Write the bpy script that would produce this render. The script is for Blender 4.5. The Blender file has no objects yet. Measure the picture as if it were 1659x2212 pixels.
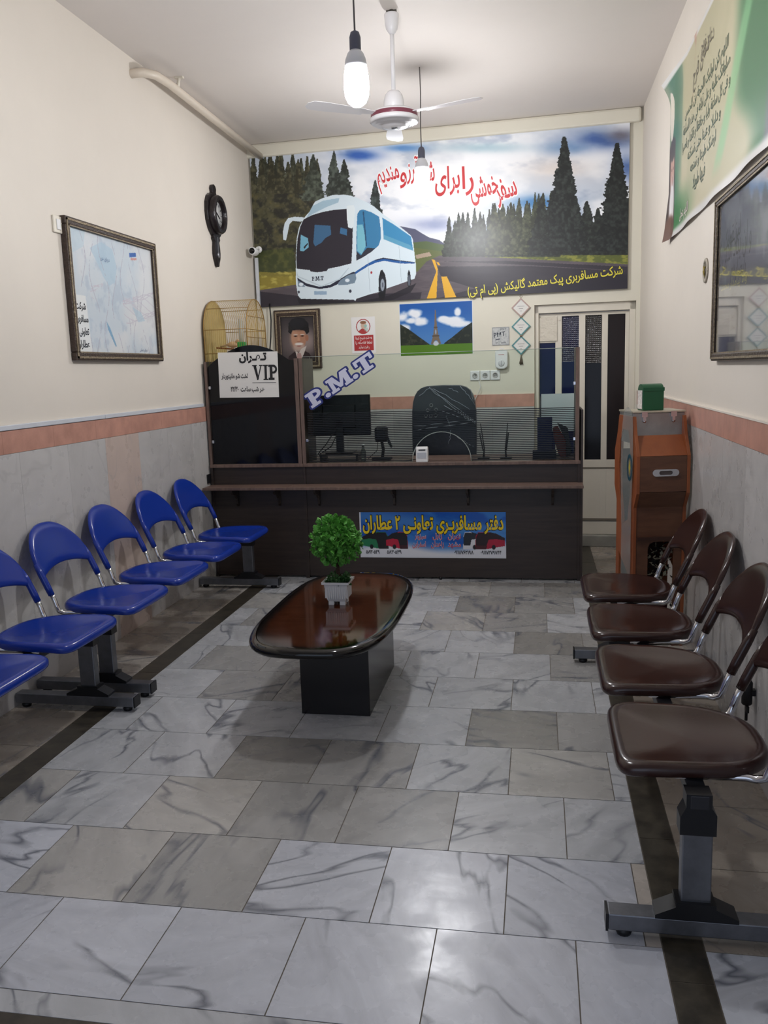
import bpy, math, random
import numpy as np
from mathutils import Vector, Matrix
from mathutils.geometry import tessellate_polygon
random.seed(4)
PI = math.pi
C = bpy.context.scene.collection
SC = bpy.context.scene

# ------------------------------------------------------------------ camera
cam_d = bpy.data.cameras.new('camera')
cam_d.sensor_fit = 'VERTICAL'; cam_d.sensor_height = 36.0; cam_d.sensor_width = 27.0
cam_d.lens = 1856.2 * 36.0 / 2212.0
cam_d.clip_start = 0.02
cam = bpy.data.objects.new('camera', cam_d); C.objects.link(cam)
def cam_matrix(yaw, pitch, roll, loc):
    base = Matrix(((1, 0, 0), (0, 0, -1), (0, 1, 0)))
    ca, sa = math.cos(yaw), math.sin(yaw); Rz = Matrix(((ca, -sa, 0), (sa, ca, 0), (0, 0, 1)))
    cb, sb = math.cos(pitch), math.sin(pitch); Rx = Matrix(((1, 0, 0), (0, cb, -sb), (0, sb, cb)))
    cc, sc = math.cos(roll), math.sin(roll); Rr = Matrix(((cc, -sc, 0), (sc, cc, 0), (0, 0, 1)))
    R = Rr @ Rx @ base @ Rz
    m = Matrix((R[0], -R[1], -R[2])).transposed().to_4x4()
    m.translation = loc
    return m
cam.matrix_world = cam_matrix(-0.18056804, 0.16282936, -0.03091850, Vector((0, 0, 1.59)))
SC.camera = cam

# ------------------------------------------------------------------ exposure, world, lights
SC.view_settings.view_transform = 'Standard'
SC.view_settings.look = 'None'
SC.view_settings.gamma = 1.0
SC.view_settings.use_curve_mapping = False
SC.view_settings.exposure = 0.07
BULB_STRENGTH = 330.0
w = bpy.data.worlds.new('world'); SC.world = w; w.use_nodes = True
w.node_tree.nodes['Background'].inputs[0].default_value = (0.55, 0.62, 0.8, 1)
w.node_tree.nodes['Background'].inputs[1].default_value = 0.12

def area(name, loc, rot, sx, sy, power, col):
    l = bpy.data.lights.new(name, 'AREA'); l.shape = 'RECTANGLE'; l.size = sx; l.size_y = sy
    l.energy = power; l.color = col
    o = bpy.data.objects.new(name, l); C.objects.link(o); o.location = loc; o.rotation_euler = rot
    return o
# daylight falling in through the open shop front behind the camera
area('shopfront_daylight', (-0.87, -1.25, 1.5), (PI / 2 + 0.05, 0, 0), 3.2, 2.6, 27, (0.68, 0.80, 1.0))

# ------------------------------------------------------------------ room numbers
XL, XR, YC, YB, ZC = -2.568, 0.835, 6.387, 7.673, 3.619
YF = -1.2
AB = math.atan(-0.062)
DADO0, DADO1 = 1.243, 1.355

# ------------------------------------------------------------------ helpers
def srgb(r, g=None, b=None):
    if g is None: r, g, b = r
    f = lambda c: (c / 255 / 12.92) if c / 255 <= 0.04045 else ((c / 255 + 0.055) / 1.055) ** 2.4
    return (f(r), f(g), f(b))

class NT:
    def __init__(s, m): s.m = m; s.t = m.node_tree; s.n = s.t.nodes; s.l = s.t.links
    def add(s, typ, **kw):
        x = s.n.new(typ)
        for k, v in kw.items():
            if k == 'inp':
                for a, b in v.items(): x.inputs[a].default_value = b
            else: setattr(x, k, v)
        return x
    def link(s, a, b): s.l.new(a, b)
MATS = {}
def mat(name, col=(200, 200, 200), rough=0.5, metal=0.0, spec=0.5, bump=0.0, bscale=30.0, var=0.0, vscale=6.0,
        trans=0.0, ior=1.45, alpha=1.0, emit=None, estr=0.0, coat=0.0, attr=None, sheen=0.0):
    if name in MATS: return MATS[name]
    m = bpy.data.materials.new(name); m.use_nodes = True; MATS[name] = m
    N = NT(m); p = N.n['Principled BSDF']
    c = srgb(col)
    p.inputs['Base Color'].default_value = (*c, 1)
    p.inputs['Roughness'].default_value = rough
    p.inputs['Metallic'].default_value = metal
    p.inputs['Specular IOR Level'].default_value = spec
    p.inputs['IOR'].default_value = ior
    p.inputs['Transmission Weight'].default_value = trans
    p.inputs['Alpha'].default_value = alpha
    p.inputs['Coat Weight'].default_value = coat
    p.inputs['Coat Roughness'].default_value = 0.08
    if emit:
        p.inputs['Emission Color'].default_value = (*emit, 1); p.inputs['Emission Strength'].default_value = estr
    tc = N.add('ShaderNodeTexCoord')
    if attr:
        a = N.add('ShaderNodeAttribute', attribute_name=attr)
        N.link(a.outputs['Color'], p.inputs['Base Color'])
    elif var:
        no = N.add('ShaderNodeTexNoise', inp={'Scale': vscale, 'Detail': 6.0, 'Roughness': 0.6})
        N.link(tc.outputs['Object'], no.inputs['Vector'])
        hs = N.add('ShaderNodeMix', data_type='RGBA')
        d = [max(0, x * (1 - var)) for x in c]; u = [min(1, x * (1 + var)) for x in c]
        hs.inputs['A'].default_value = (*d, 1); hs.inputs['B'].default_value = (*u, 1)
        mr = N.add('ShaderNodeMapRange', inp={'From Min': 0.3, 'From Max': 0.7})
        N.link(no.outputs['Fac'], mr.inputs['Value']); N.link(mr.outputs['Result'], hs.inputs['Factor'])
        N.link(hs.outputs['Result'], p.inputs['Base Color'])
    if bump:
        no = N.add('ShaderNodeTexNoise', inp={'Scale': bscale, 'Detail': 4.0})
        N.link(tc.outputs['Object'], no.inputs['Vector'])
        b = N.add('ShaderNodeBump', inp={'Strength': bump, 'Distance': 0.01})
        N.link(no.outputs['Fac'], b.inputs['Height']); N.link(b.outputs['Normal'], p.inputs['Normal'])
    return m

def marble_mat(name, vein=(88, 92, 104), rough=0.22, scale=1.0, amount=0.8, coat=0.0, soft=1.0):
    """stone whose tile tint comes from the mesh ('tint') and whose veins shift with each slab ('seed')"""
    m = bpy.data.materials.new(name); m.use_nodes = True; MATS[name] = m
    N = NT(m); p = N.n['Principled BSDF']
    tc = N.add('ShaderNodeTexCoord'); sd = N.add('ShaderNodeAttribute', attribute_name='seed')
    ti = N.add('ShaderNodeAttribute', attribute_name='tint')
    vs = N.add('ShaderNodeVectorMath', operation='SCALE'); vs.inputs['Scale'].default_value = 17.0
    N.link(sd.outputs['Vector'], vs.inputs[0])
    ad = N.add('ShaderNodeVectorMath', operation='ADD')
    N.link(tc.outputs['Object'], ad.inputs[0]); N.link(vs.outputs[0], ad.inputs[1])
    # rotate the vein direction by slab
    vr = N.add('ShaderNodeVectorRotate', rotation_type='Z_AXIS')
    sx = N.add('ShaderNodeSeparateXYZ'); N.link(sd.outputs['Vector'], sx.inputs[0])
    mm = N.add('ShaderNodeMath', operation='MULTIPLY'); mm.inputs[1].default_value = 6.0
    N.link(sx.outputs['X'], mm.inputs[0]); N.link(ad.outputs[0], vr.inputs['Vector']); N.link(mm.outputs[0], vr.inputs['Angle'])
    mp = N.add('ShaderNodeMapping'); mp.inputs['Scale'].default_value = (0.8 * scale, 2.4 * scale, 1.6 * scale)
    N.link(vr.outputs[0], mp.inputs['Vector'])
    n1 = N.add('ShaderNodeTexNoise', inp={'Scale': 1.5, 'Detail': 3.5, 'Roughness': 0.5, 'Distortion': 0.35})
    N.link(mp.outputs[0], n1.inputs['Vector'])
    sub = N.add('ShaderNodeMath', operation='SUBTRACT'); sub.inputs[1].default_value = 0.5
    ab = N.add('ShaderNodeMath', operation='ABSOLUTE')
    N.link(n1.outputs['Fac'], sub.inputs[0]); N.link(sub.outputs[0], ab.inputs[0])
    v1 = N.add('ShaderNodeMapRange', inp={'From Min': 0.0, 'From Max': 0.024, 'To Min': 1.0, 'To Max': 0.0})
    N.link(ab.outputs[0], v1.inputs['Value'])
    n2 = N.add('ShaderNodeTexNoise', inp={'Scale': 3.0, 'Detail': 4.0}); N.link(ad.outputs[0], n2.inputs['Vector'])
    v2 = N.add('ShaderNodeMapRange', inp={'From Min': 0.38, 'From Max': 0.56})
    N.link(n2.outputs['Fac'], v2.inputs['Value'])
    ve = N.add('ShaderNodeMath', operation='MULTIPLY'); N.link(v1.outputs[0], ve.inputs[0]); N.link(v2.outputs[0], ve.inputs[1])
    ve2 = N.add('ShaderNodeMath', operation='MULTIPLY'); ve2.inputs[1].default_value = amount; N.link(ve.outputs[0], ve2.inputs[0])
    # broad clouds
    n3 = N.add('ShaderNodeTexNoise', inp={'Scale': 2.2, 'Detail': 8.0, 'Roughness': 0.65, 'Distortion': 1.2})
    N.link(mp.outputs[0], n3.inputs['Vector'])
    cl = N.add('ShaderNodeMapRange', inp={'From Min': 0.35, 'From Max': 0.7, 'To Min': 1.0 + .06 * soft, 'To Max': 1.0 - .20 * soft})
    N.link(n3.outputs['Fac'], cl.inputs['Value'])
    mul = N.add('ShaderNodeVectorMath', operation='SCALE')
    N.link(ti.outputs['Color'], mul.inputs[0]); N.link(cl.outputs[0], mul.inputs['Scale'])
    mx = N.add('ShaderNodeMix', data_type='RGBA'); mx.inputs['B'].default_value = (*srgb(vein), 1)
    N.link(mul.outputs[0], mx.inputs['A']); N.link(ve2.outputs[0], mx.inputs['Factor'])
    N.link(mx.outputs['Result'], p.inputs['Base Color'])
    p.inputs['Roughness'].default_value = rough
    n4 = N.add('ShaderNodeTexNoise', inp={'Scale': 9.0, 'Detail': 5.0}); N.link(tc.outputs['Object'], n4.inputs['Vector'])
    rr = N.add('ShaderNodeMapRange', inp={'From Min': 0.3, 'From Max': 0.7, 'To Min': rough - 0.05, 'To Max': rough + 0.12})
    N.link(n4.outputs['Fac'], rr.inputs['Value']); N.link(rr.outputs[0], p.inputs['Roughness'])
    bu = N.add('ShaderNodeBump', inp={'Strength': 0.10, 'Distance': 0.01})
    N.link(n4.outputs['Fac'], bu.inputs['Height']); N.link(bu.outputs[0], p.inputs['Normal'])
    return m

def wood_mat(name, dark, light, rough=0.4, scale=(1, 1, 14), coat=0.0, ns=5.0):
    if name in MATS: return MATS[name]
    m = bpy.data.materials.new(name); m.use_nodes = True; MATS[name] = m
    N = NT(m); p = N.n['Principled BSDF']
    tc = N.add('ShaderNodeTexCoord'); mp = N.add('ShaderNodeMapping'); mp.inputs['Scale'].default_value = scale
    N.link(tc.outputs['Object'], mp.inputs['Vector'])
    no = N.add('ShaderNodeTexNoise', inp={'Scale': ns, 'Detail': 7.0, 'Roughness': 0.65, 'Distortion': 0.4})
    N.link(mp.outputs[0], no.inputs['Vector'])
    cr = N.add('ShaderNodeValToRGB')
    cr.color_ramp.elements[0].position = 0.32; cr.color_ramp.elements[0].color = (*srgb(dark), 1)
    cr.color_ramp.elements[1].position = 0.68; cr.color_ramp.elements[1].color = (*srgb(light), 1)
    N.link(no.outputs['Fac'], cr.inputs[0]); N.link(cr.outputs[0], p.inputs['Base Color'])
    p.inputs['Roughness'].default_value = rough; p.inputs['Coat Weight'].default_value = coat
    p.inputs['Coat Roughness'].default_value = 0.06
    return m

class MB:
    """collects shapes, then links them as ONE mesh object"""
    def __init__(s): s.v = []; s.f = []; s.m = []; s.sm = []
    def raw(s, v, f, mi=0, smooth=False):
        b = len(s.v); s.v += [tuple(p) for p in v]; s.f += [tuple(i + b for i in q) for q in f]
        s.m += [mi] * len(f); s.sm += [smooth] * len(f); return s
    def box(s, x0, x1, y0, y1, z0, z1, mi=0, M=None):
        v = [(x, y, z) for z in (z0, z1) for y in (y0, y1) for x in (x0, x1)]
        if M: v = [tuple(M @ Vector(p)) for p in v]
        return s.raw(v, [(0, 2, 3, 1), (4, 5, 7, 6), (0, 1, 5, 4), (1, 3, 7, 5), (3, 2, 6, 7), (2, 0, 4, 6)], mi)
    def tube(s, pts, r, n=10, mi=0, caps=True):
        pts = [Vector(p) for p in pts]; rs = r if isinstance(r, (list, tuple)) else [r] * len(pts)
        t0 = (pts[1] - pts[0]).normalized()
        up = Vector((0, 0, 1)) if abs(t0.z) < 0.9 else Vector((1, 0, 0))
        nrm = t0.cross(up).normalized(); vs = []
        for i, p in enumerate(pts):
            if i == 0: t = t0
            elif i == len(pts) - 1: t = (pts[-1] - pts[-2]).normalized()
            else: t = ((pts[i + 1] - p).normalized() + (p - pts[i - 1]).normalized()).normalized()
            nrm = (nrm - t * nrm.dot(t)).normalized(); bn = t.cross(nrm)
            for k in range(n):
                a = 2 * PI * k / n; vs.append(p + (nrm * math.cos(a) + bn * math.sin(a)) * rs[i])
        fs = []
        for i in range(len(pts) - 1):
            for k in range(n):
                a, b = i * n + k, i * n + (k + 1) % n; fs.append((a, b, b + n, a + n))
        if caps: fs.append(tuple(range(n - 1, -1, -1))); fs.append(tuple((len(pts) - 1) * n + k for k in range(n)))
        return s.raw(vs, fs, mi, True)
    def lathe(s, prof, c=(0, 0, 0), n=24, mi=0, axis='z', caps=True):
        vs = []; fs = []
        for (r, z) in prof:
            for k in range(n):
                a = 2 * PI * k / n; q = (r * math.cos(a), r * math.sin(a), z)
                if axis == 'y': q = (q[0], -q[2], q[1])
                if axis == 'x': q = (q[2], q[0], q[1])
                vs.append((c[0] + q[0], c[1] + q[1], c[2] + q[2]))
        for i in range(len(prof) - 1):
            for k in range(n):
                a, b = i * n + k, i * n + (k + 1) % n; fs.append((a, b, b + n, a + n))
        if caps: fs.append(tuple(range(n - 1, -1, -1))); fs.append(tuple((len(prof) - 1) * n + k for k in range(n)))
        return s.raw(vs, fs, mi, True)
    def prism(s, outer, holes, t0, t1, fn, mi=0):
        """polygon with holes extruded; fn(u, v, t) gives the 3-D point"""
        loops = [outer] + list(holes)
        tris = tessellate_polygon([[Vector((u, v, 0)) for u, v in L] for L in loops])
        flat = [q for L in loops for q in L]; n = len(flat)
        vs = [fn(u, v, t0) for u, v in flat] + [fn(u, v, t1) for u, v in flat]
        fs = [tuple(t) for t in tris] + [tuple(i + n for i in reversed(t)) for t in tris]
        b = 0
        for L in loops:
            for i in range(len(L)):
                j = (i + 1) % len(L); fs.append((b + i, b + j, b + j + n, b + i + n))
            b += len(L)
        return s.raw(vs, fs, mi)
    def build(s, name, mats, parent=None, loc=None, rz=0.0, bevel=0.0, subsurf=0, solid=0.0):
        me = bpy.data.meshes.new(name); me.from_pydata(s.v, [], s.f)
        if not isinstance(mats, (list, tuple)): mats = [mats]
        for m in mats: me.materials.append(m)
        me.polygons.foreach_set('material_index', s.m); me.polygons.foreach_set('use_smooth', s.sm)
        import bmesh
        bm = bmesh.new(); bm.from_mesh(me); bmesh.ops.recalc_face_normals(bm, faces=bm.faces); bm.to_mesh(me); bm.free()
        me.update()
        o = bpy.data.objects.new(name, me); C.objects.link(o)
        if parent is not None: o.parent = parent
        if loc is not None: o.location = loc
        o.rotation_euler.z = rz
        if solid:
            d = o.modifiers.new('thick', 'SOLIDIFY'); d.thickness = solid; d.offset = 0
        if bevel:
            d = o.modifiers.new('bevel', 'BEVEL'); d.width = bevel; d.segments = 2; d.limit_method = 'ANGLE'; d.angle_limit = 0.7
        if subsurf:
            d = o.modifiers.new('sub', 'SUBSURF'); d.levels = subsurf; d.render_levels = subsurf
        return o
def tag(o, label, cat, group=None):
    o['label'] = label; o['category'] = cat
    if group: o['group'] = group
    return o
def thing(name, label, cat, loc, rz=0.0, group=None):
    o = bpy.data.objects.new(name, None); C.objects.link(o); o.empty_display_size = 0.05
    o.location = loc; o.rotation_euler.z = rz; return tag(o, label, cat, group)
def struct(o): o['kind'] = 'structure'; return o
# frames of the four vertical surfaces things hang on: local x runs to the viewer's right, local -y faces the room
FR = {'left': ((XL, 0), PI / 2), 'right': ((XR, 0), -PI / 2), 'back': ((0, YB), AB), 'counter': ((0, YC), 0.0)}
def on_wall(wall, x, z, off=0.0):
    (ox, oy), a = FR[wall]
    return (ox + x * math.cos(a) + off * math.sin(a), oy + x * math.sin(a) - off * math.cos(a), z), a

# ------------------------------------------------------------------ writing
FORMS = {}
for ch, base, k in [('ا', 0xFE8D, 2), ('ب', 0xFE8F, 4), ('پ', 0xFB56, 4), ('ت', 0xFE95, 4), ('ث', 0xFE99, 4), ('ج', 0xFE9D, 4),
                    ('ح', 0xFEA1, 4), ('خ', 0xFEA5, 4), ('د', 0xFEA9, 2), ('ذ', 0xFEAB, 2), ('ر', 0xFEAD, 2), ('ز', 0xFEAF, 2),
                    ('س', 0xFEB1, 4), ('ش', 0xFEB5, 4), ('ص', 0xFEB9, 4), ('ض', 0xFEBD, 4), ('ط', 0xFEC1, 4), ('ظ', 0xFEC5, 4),
                    ('ع', 0xFEC9, 4), ('غ', 0xFECD, 4), ('ف', 0xFED1, 4), ('ق', 0xFED5, 4), ('ک', 0xFB8E, 4), ('گ', 0xFB92, 4),
                    ('ل', 0xFEDD, 4), ('م', 0xFEE1, 4), ('ن', 0xFEE5, 4), ('ه', 0xFEE9, 4), ('و', 0xFEED, 2), ('ی', 0xFBFC, 4),
                    ('ة', 0xFE93, 2), ('آ', 0xFE81, 2), ('ئ', 0xFE89, 4)]:
    FORMS[ch] = (base, k)
def shape(s):
    """joins Persian letters and puts them in visual order (this writer has no layout engine of its own)"""
    out = []; n = len(s)
    def dual(c): return c == 'ـ' or (c in FORMS and FORMS[c][1] == 4)
    def joins(c): return c == 'ـ' or c in FORMS
    i = 0
    while i < n:
        c = s[i]
        if c not in FORMS: out.append(c); i += 1; continue
        prv = i > 0 and dual(s[i - 1]); nxt = i + 1 < n and joins(s[i + 1]) and dual(c)
        if c == 'ل' and i + 1 < n and s[i + 1] == 'ا':
            out.append(chr(0xFEFC if prv else 0xFEFB)); i += 2; continue
        base, k = FORMS[c]
        if k == 2: idx = 1 if prv else 0
        else: idx = 3 if (prv and nxt) else 2 if nxt else 1 if prv else 0
        out.append(chr(base + idx)); i += 1
    # reverse, keeping digit runs left to right
    res = []; j = 0; out = out[::-1]
    flip = {'(': ')', ')': '('}
    while j < len(out):
        if out[j].isdigit() or out[j] == '/':
            k = j
            while k < len(out) and (out[k].isdigit() or out[k] == '/'): k += 1
            res += out[j:k][::-1]; j = k
        else: res.append(flip.get(out[j], out[j])); j += 1
    return ''.join(res)
_tc = bpy.data.curves.new('writer', 'FONT'); _to = bpy.data.objects.new('writer', _tc); C.objects.link(_to)
_cache = {}
def glyphs(s, bold=0.0, res=3):
    key = (s, round(bold, 4), res)
    if key in _cache: return _cache[key]
    # every closed outline is filled on its own (with the counters inside it), so strokes that overlap
    # inside one letter do not cancel; overlapping pieces get slightly different ink heights
    _tc.body = s; bpy.context.view_layer.update()
    dg = bpy.context.evaluated_depsgraph_get()
    src = _to.to_curve(dg).copy(); _to.to_curve_clear()
    sp = []
    for q in src.splines:
        pts = []
        B = q.bezier_points; m = len(B)
        for k in range(m):
            a, c = B[k], B[(k + 1) % m]
            for t in (0, .25, .5, .75):
                u = 1 - t; P = a.co * u ** 3 + a.handle_right * 3 * u * u * t + c.handle_left * 3 * u * t * t + c.co * t ** 3; pts.append((P.x, P.y))
        ar = sum(pts[k][0] * pts[(k + 1) % len(pts)][1] - pts[(k + 1) % len(pts)][0] * pts[k][1] for k in range(len(pts))) / 2
        sp.append((q, pts, ar))
    def inside(p, P):
        r = False
        for k in range(len(P)):
            (x0, y0), (x1, y1) = P[k], P[(k + 1) % len(P)]
            if (y0 > p[1]) != (y1 > p[1]) and p[0] < (x1 - x0) * (p[1] - y0) / (y1 - y0) + x0: r = not r
        return r
    sg = 1 if sp and max(sp, key=lambda t: abs(t[2]))[2] > 0 else -1
    free = [not any(o is not h and abs(o[2]) > abs(h[2]) and inside(h[1][0], o[1]) for o in sp) for h in sp]
    outs = [[o] for o, fr_ in zip(sp, free) if (o[2] * sg > 0 or fr_) and abs(o[2]) > 1e-6]
    for h, fr_ in zip(sp, free):
        if h[2] * sg < 0 and not fr_:
            c_ = [o for o in outs if inside(h[1][0], o[0][1])]
            if c_: min(c_, key=lambda o: abs(o[0][2])).append(h)
    v = []; f = []
    for gi, grp in enumerate(outs):
        cd = bpy.data.curves.new('outline', 'CURVE'); cd.dimensions = '2D'; cd.fill_mode = 'BOTH'; cd.resolution_u = res; cd.offset = bold
        for q, _, _ in grp:
            n_ = cd.splines.new('BEZIER'); n_.bezier_points.add(len(q.bezier_points) - 1); n_.use_cyclic_u = True
            for a, c in zip(n_.bezier_points, q.bezier_points):
                a.handle_left_type = a.handle_right_type = 'FREE'
                a.co = c.co; a.handle_left = c.handle_left; a.handle_right = c.handle_right
        oo = bpy.data.objects.new('outline', cd); C.objects.link(oo); bpy.context.view_layer.update()
        ev = oo.evaluated_get(bpy.context.evaluated_depsgraph_get()); me = ev.to_mesh(); b = len(v)
        v += [(q.co.x, q.co.y, (gi % 11) * 0.00005) for q in me.vertices]; f += [tuple(k + b for k in p.vertices) for p in me.polygons]
        ev.to_mesh_clear(); bpy.data.objects.remove(oo); bpy.data.curves.remove(cd)
    bpy.data.curves.remove(src)
    _cache[key] = (v, f); return _cache[key]
# heavy slab-serif capitals, each a list of convex pieces in a cell one unit high
def _q(*p): return [tuple(a) for a in p]
def _r(x0, y0, x1, y1): return [(x0, y0), (x1, y0), (x1, y1), (x0, y1)]
def _arc(cx, cy, ro, ri, a0, a1, n=8, sx=1.0):
    o = []
    for i in range(n):
        a, b = a0 + (a1 - a0) * i / n, a0 + (a1 - a0) * (i + 1) / n
        o.append([(cx + sx * r * math.cos(t), cy + r * math.sin(t)) for r, t in ((ri, a), (ro, a), (ro, b), (ri, b))])
    return o
SLAB = {
    'P': (0.86, [_r(.13, 0, .38, 1), _r(0, 0, .55, .15), _r(0, .86, .5, 1), _r(.36, .42, .5, .56)] + _arc(.5, .71, .29, .13, -PI / 2, PI / 2, 8, 1.1)),
    'M': (1.25, [_r(.1, 0, .27, 1), _r(0, 0, .42, .15), _r(0, .86, .32, 1), _r(.92, 0, 1.17, 1), _r(.82, 0, 1.25, .15), _r(.9, .86, 1.25, 1),
                 _q((.14, 1), (.4, 1), (.68, .12), (.54, .12)), _q((.54, .12), (.68, .12), (1.05, 1), (.86, 1))]),
    'T': (1.0, [_r(.37, 0, .63, 1), _r(.2, 0, .8, .15), _r(0, .86, 1, 1), _r(0, .62, .13, 1), _r(.87, .62, 1, 1)]),
    'V': (1.0, [_q((.1, 1), (.36, 1), (.6, .1), (.5, 0), (.44, 0)), _q((.44, 0), (.54, 0), (.9, 1), (.8, 1)), _r(0, .93, .45, 1), _r(.66, .93, 1, 1)]),
    'I': (.46, [_r(.12, 0, .34, 1), _r(0, 0, .46, .08), _r(0, .92, .46, 1)]),
    '.': (.34, [[(.16 + .13 * math.cos(2 * PI * k / 14), .13 + .13 * math.sin(2 * PI * k / 14)) for k in range(14)]]),
}
def slab(s, grow=0.0, gap=0.06):
    v = []; f = []; x = 0
    for ch in s:
        wd, parts = SLAB[ch]
        for P in parts:
            Q = [(px + x, py) for px, py in P]
            if grow:   # round outline: hull of the piece's corners swollen by a disc
                pts = [(px + grow * math.cos(2 * PI * k / 12), py + grow * math.sin(2 * PI * k / 12)) for px, py in Q for k in range(12)]
                pts = sorted(set((round(a, 5), round(b, 5)) for a, b in pts)); lo = []; up = []
                cr = lambda o, a, b: (a[0] - o[0]) * (b[1] - o[1]) - (a[1] - o[1]) * (b[0] - o[0])
                for p in pts:
                    while len(lo) > 1 and cr(lo[-2], lo[-1], p) <= 0: lo.pop()
                    lo.append(p)
                for p in reversed(pts):
                    while len(up) > 1 and cr(up[-2], up[-1], p) <= 0: up.pop()
                    up.append(p)
                Q = lo[:-1] + up[:-1]
            b = len(v); v += [(qx, qy, (len(f) % 23) * 0.00004) for qx, qy in Q]; f.append(tuple(range(b, b + len(Q))))
        x += wd + gap
    return v, f

# ------------------------------------------------------------------ printed sheets
def vnoise(X, Y, sc, seed, octv=4):
    rng = np.random.RandomState(seed); out = np.zeros_like(X); amp = 1.0; tot = 0
    for o in range(octv):
        G = rng.rand(64, 64); x = (X / sc) * 2 ** o; y = (Y / sc) * 2 ** o
        xi = np.floor(x).astype(int); yi = np.floor(y).astype(int); fx = x - xi; fy = y - yi
        fx = fx * fx * (3 - 2 * fx); fy = fy * fy * (3 - 2 * fy)
        a = G[yi % 64, xi % 64]; b = G[yi % 64, (xi + 1) % 64]; c = G[(yi + 1) % 64, xi % 64]; d = G[(yi + 1) % 64, (xi + 1) % 64]
        out += amp * ((a * (1 - fx) + b * fx) * (1 - fy) + (c * (1 - fx) + d * fx) * fy); tot += amp; amp *= 0.5
    return out / tot
def sstep(a, b, x): t = np.clip((x - a) / (b - a), 0, 1); return t * t * (3 - 2 * t)
class Sheet:
    """a flat print: painted ground on a fine grid plus lettering as raised ink, all one mesh with vertex colours.
    Drawing units: any; `A` maps drawing (x right, y down) to metres on the sheet."""
    def __init__(s, w, h, res, draw=None, hom=None, org=(0, 0)):
        s.w, s.h = w, h; s.nx = max(2, int(round(w / res))); s.ny = max(2, int(round(h / res)))
        u = np.linspace(0, w, s.nx + 1); v = np.linspace(0, h, s.ny + 1); s.U, s.V = np.meshgrid(u, v)
        s.org = org; s.draw = draw
        if hom is not None:
            H = np.array(hom).reshape(3, 3); s.H = H; Hi = np.linalg.inv(H)
            P = np.stack([s.U + org[0], s.V + org[1], np.ones_like(s.U)], -1) @ Hi.T
            s.X, s.Y = P[..., 0] / P[..., 2], P[..., 1] / P[..., 2]
        else:
            s.H = None; s.X, s.Y = s.U / w * draw[0], (1 - s.V / h) * draw[1]
        s.col = np.ones(s.X.shape + (3,)) * 235.0
        s.xv = []; s.xf = []; s.xc = []; s.off = 0.0012
    def to(s, x, y):
        if s.H is None: return x / s.draw[0] * s.w, (1 - y / s.draw[1]) * s.h
        q = s.H @ np.array([x, y, 1.0]); return q[0] / q[2] - s.org[0], q[1] / q[2] - s.org[1]
    def fill(s, a, c): 
        a = np.clip(a, 0, 1)[..., None]; s.col = s.col * (1 - a) + np.array(c, float) * a
    def inside(s, pts):
        n = len(pts); xs = np.array([p[0] for p in pts], float); ys = np.array([p[1] for p in pts], float)
        bx = (s.X >= xs.min()) & (s.X <= xs.max()) & (s.Y >= ys.min()) & (s.Y <= ys.max())
        out = np.zeros(s.X.shape, bool); X = s.X[bx]; Y = s.Y[bx]; r = np.zeros(X.shape, bool)
        for i in range(n):
            x0, y0, x1, y1 = xs[i], ys[i], xs[(i + 1) % n], ys[(i + 1) % n]
            if y0 == y1: continue
            c = ((y0 > Y) != (y1 > Y)) & (X < (x1 - x0) * (Y - y0) / (y1 - y0) + x0); r ^= c
        out[bx] = r; return out
    def poly(s, pts, c, a=1.0): s.fill(s.inside(pts) * a, c)
    def ell(s, cx, cy, rx, ry, c, soft=0.08, a=1.0):
        d = np.sqrt(((s.X - cx) / rx) ** 2 + ((s.Y - cy) / ry) ** 2); s.fill((1 - sstep(1 - soft, 1 + soft, d)) * a, c)
    def ink(s, vf, at, size, c, align='c', rot=0.0, sx=1.0, sy=1.0, width=None):
        """lettering in metres: `at` = point on sheet (metres), size = em height"""
        v, f = vf
        if not v: return
        x0 = min(p[0] for p in v); x1 = max(p[0] for p in v)
        if width: sx = width / ((x1 - x0) * size)
        mid = {'c': (x0 + x1) / 2, 'l': x0, 'r': x1}[align]; b = len(s.xv); ca, sa = math.cos(rot), math.sin(rot)
        for pt in v:
            a, d = (pt[0] - mid) * size * sx, pt[1] * size * sy
            s.xv.append((at[0] + a * ca - d * sa, -s.off - (pt[2] if len(pt) > 2 else 0), at[1] + a * sa + d * ca)); s.xc.append(c)
        s.xf += [tuple(i + b for i in q) for q in f]
    def layer(s, d=0.0005): s.off += d
    def write(s, txt, at, size, c, bold=0.0, outline=None, ow=0.04, **k):
        t = shape(txt) if any(ch in FORMS for ch in txt) else txt
        if outline is not None:
            s.ink(glyphs(t, bold + ow), at, size, outline, **k); s.layer()
        s.ink(glyphs(t, bold), at, size, c, **k)
    def build(s, name, material, wall=None, x=0, z=0, off=0.004, parent=None, thick=0.0, warp=None, mask=None, loc=None, rz=0.0):
        n1 = s.nx + 1; N = s.U.size
        co = np.zeros((N, 3)); co[:, 0] = s.U.ravel(); co[:, 2] = s.V.ravel()
        idx = np.arange(N).reshape(s.U.shape)
        q = np.stack([idx[:-1, :-1], idx[:-1, 1:], idx[1:, 1:], idx[1:, :-1]], -1).reshape(-1, 4)
        if mask is not None:
            keep = mask[:-1, :-1].ravel() & mask[1:, 1:].ravel(); q = q[keep]
        lin = s.col.reshape(-1, 3) / 255.0; lin = np.where(lin <= 0.04045, lin / 12.92, ((np.clip(lin, 0, 1) + 0.055) / 1.055) ** 2.4)
        verts = co.tolist() + list(s.xv); cols = lin.tolist() + [srgb(c) for c in s.xc]
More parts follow.
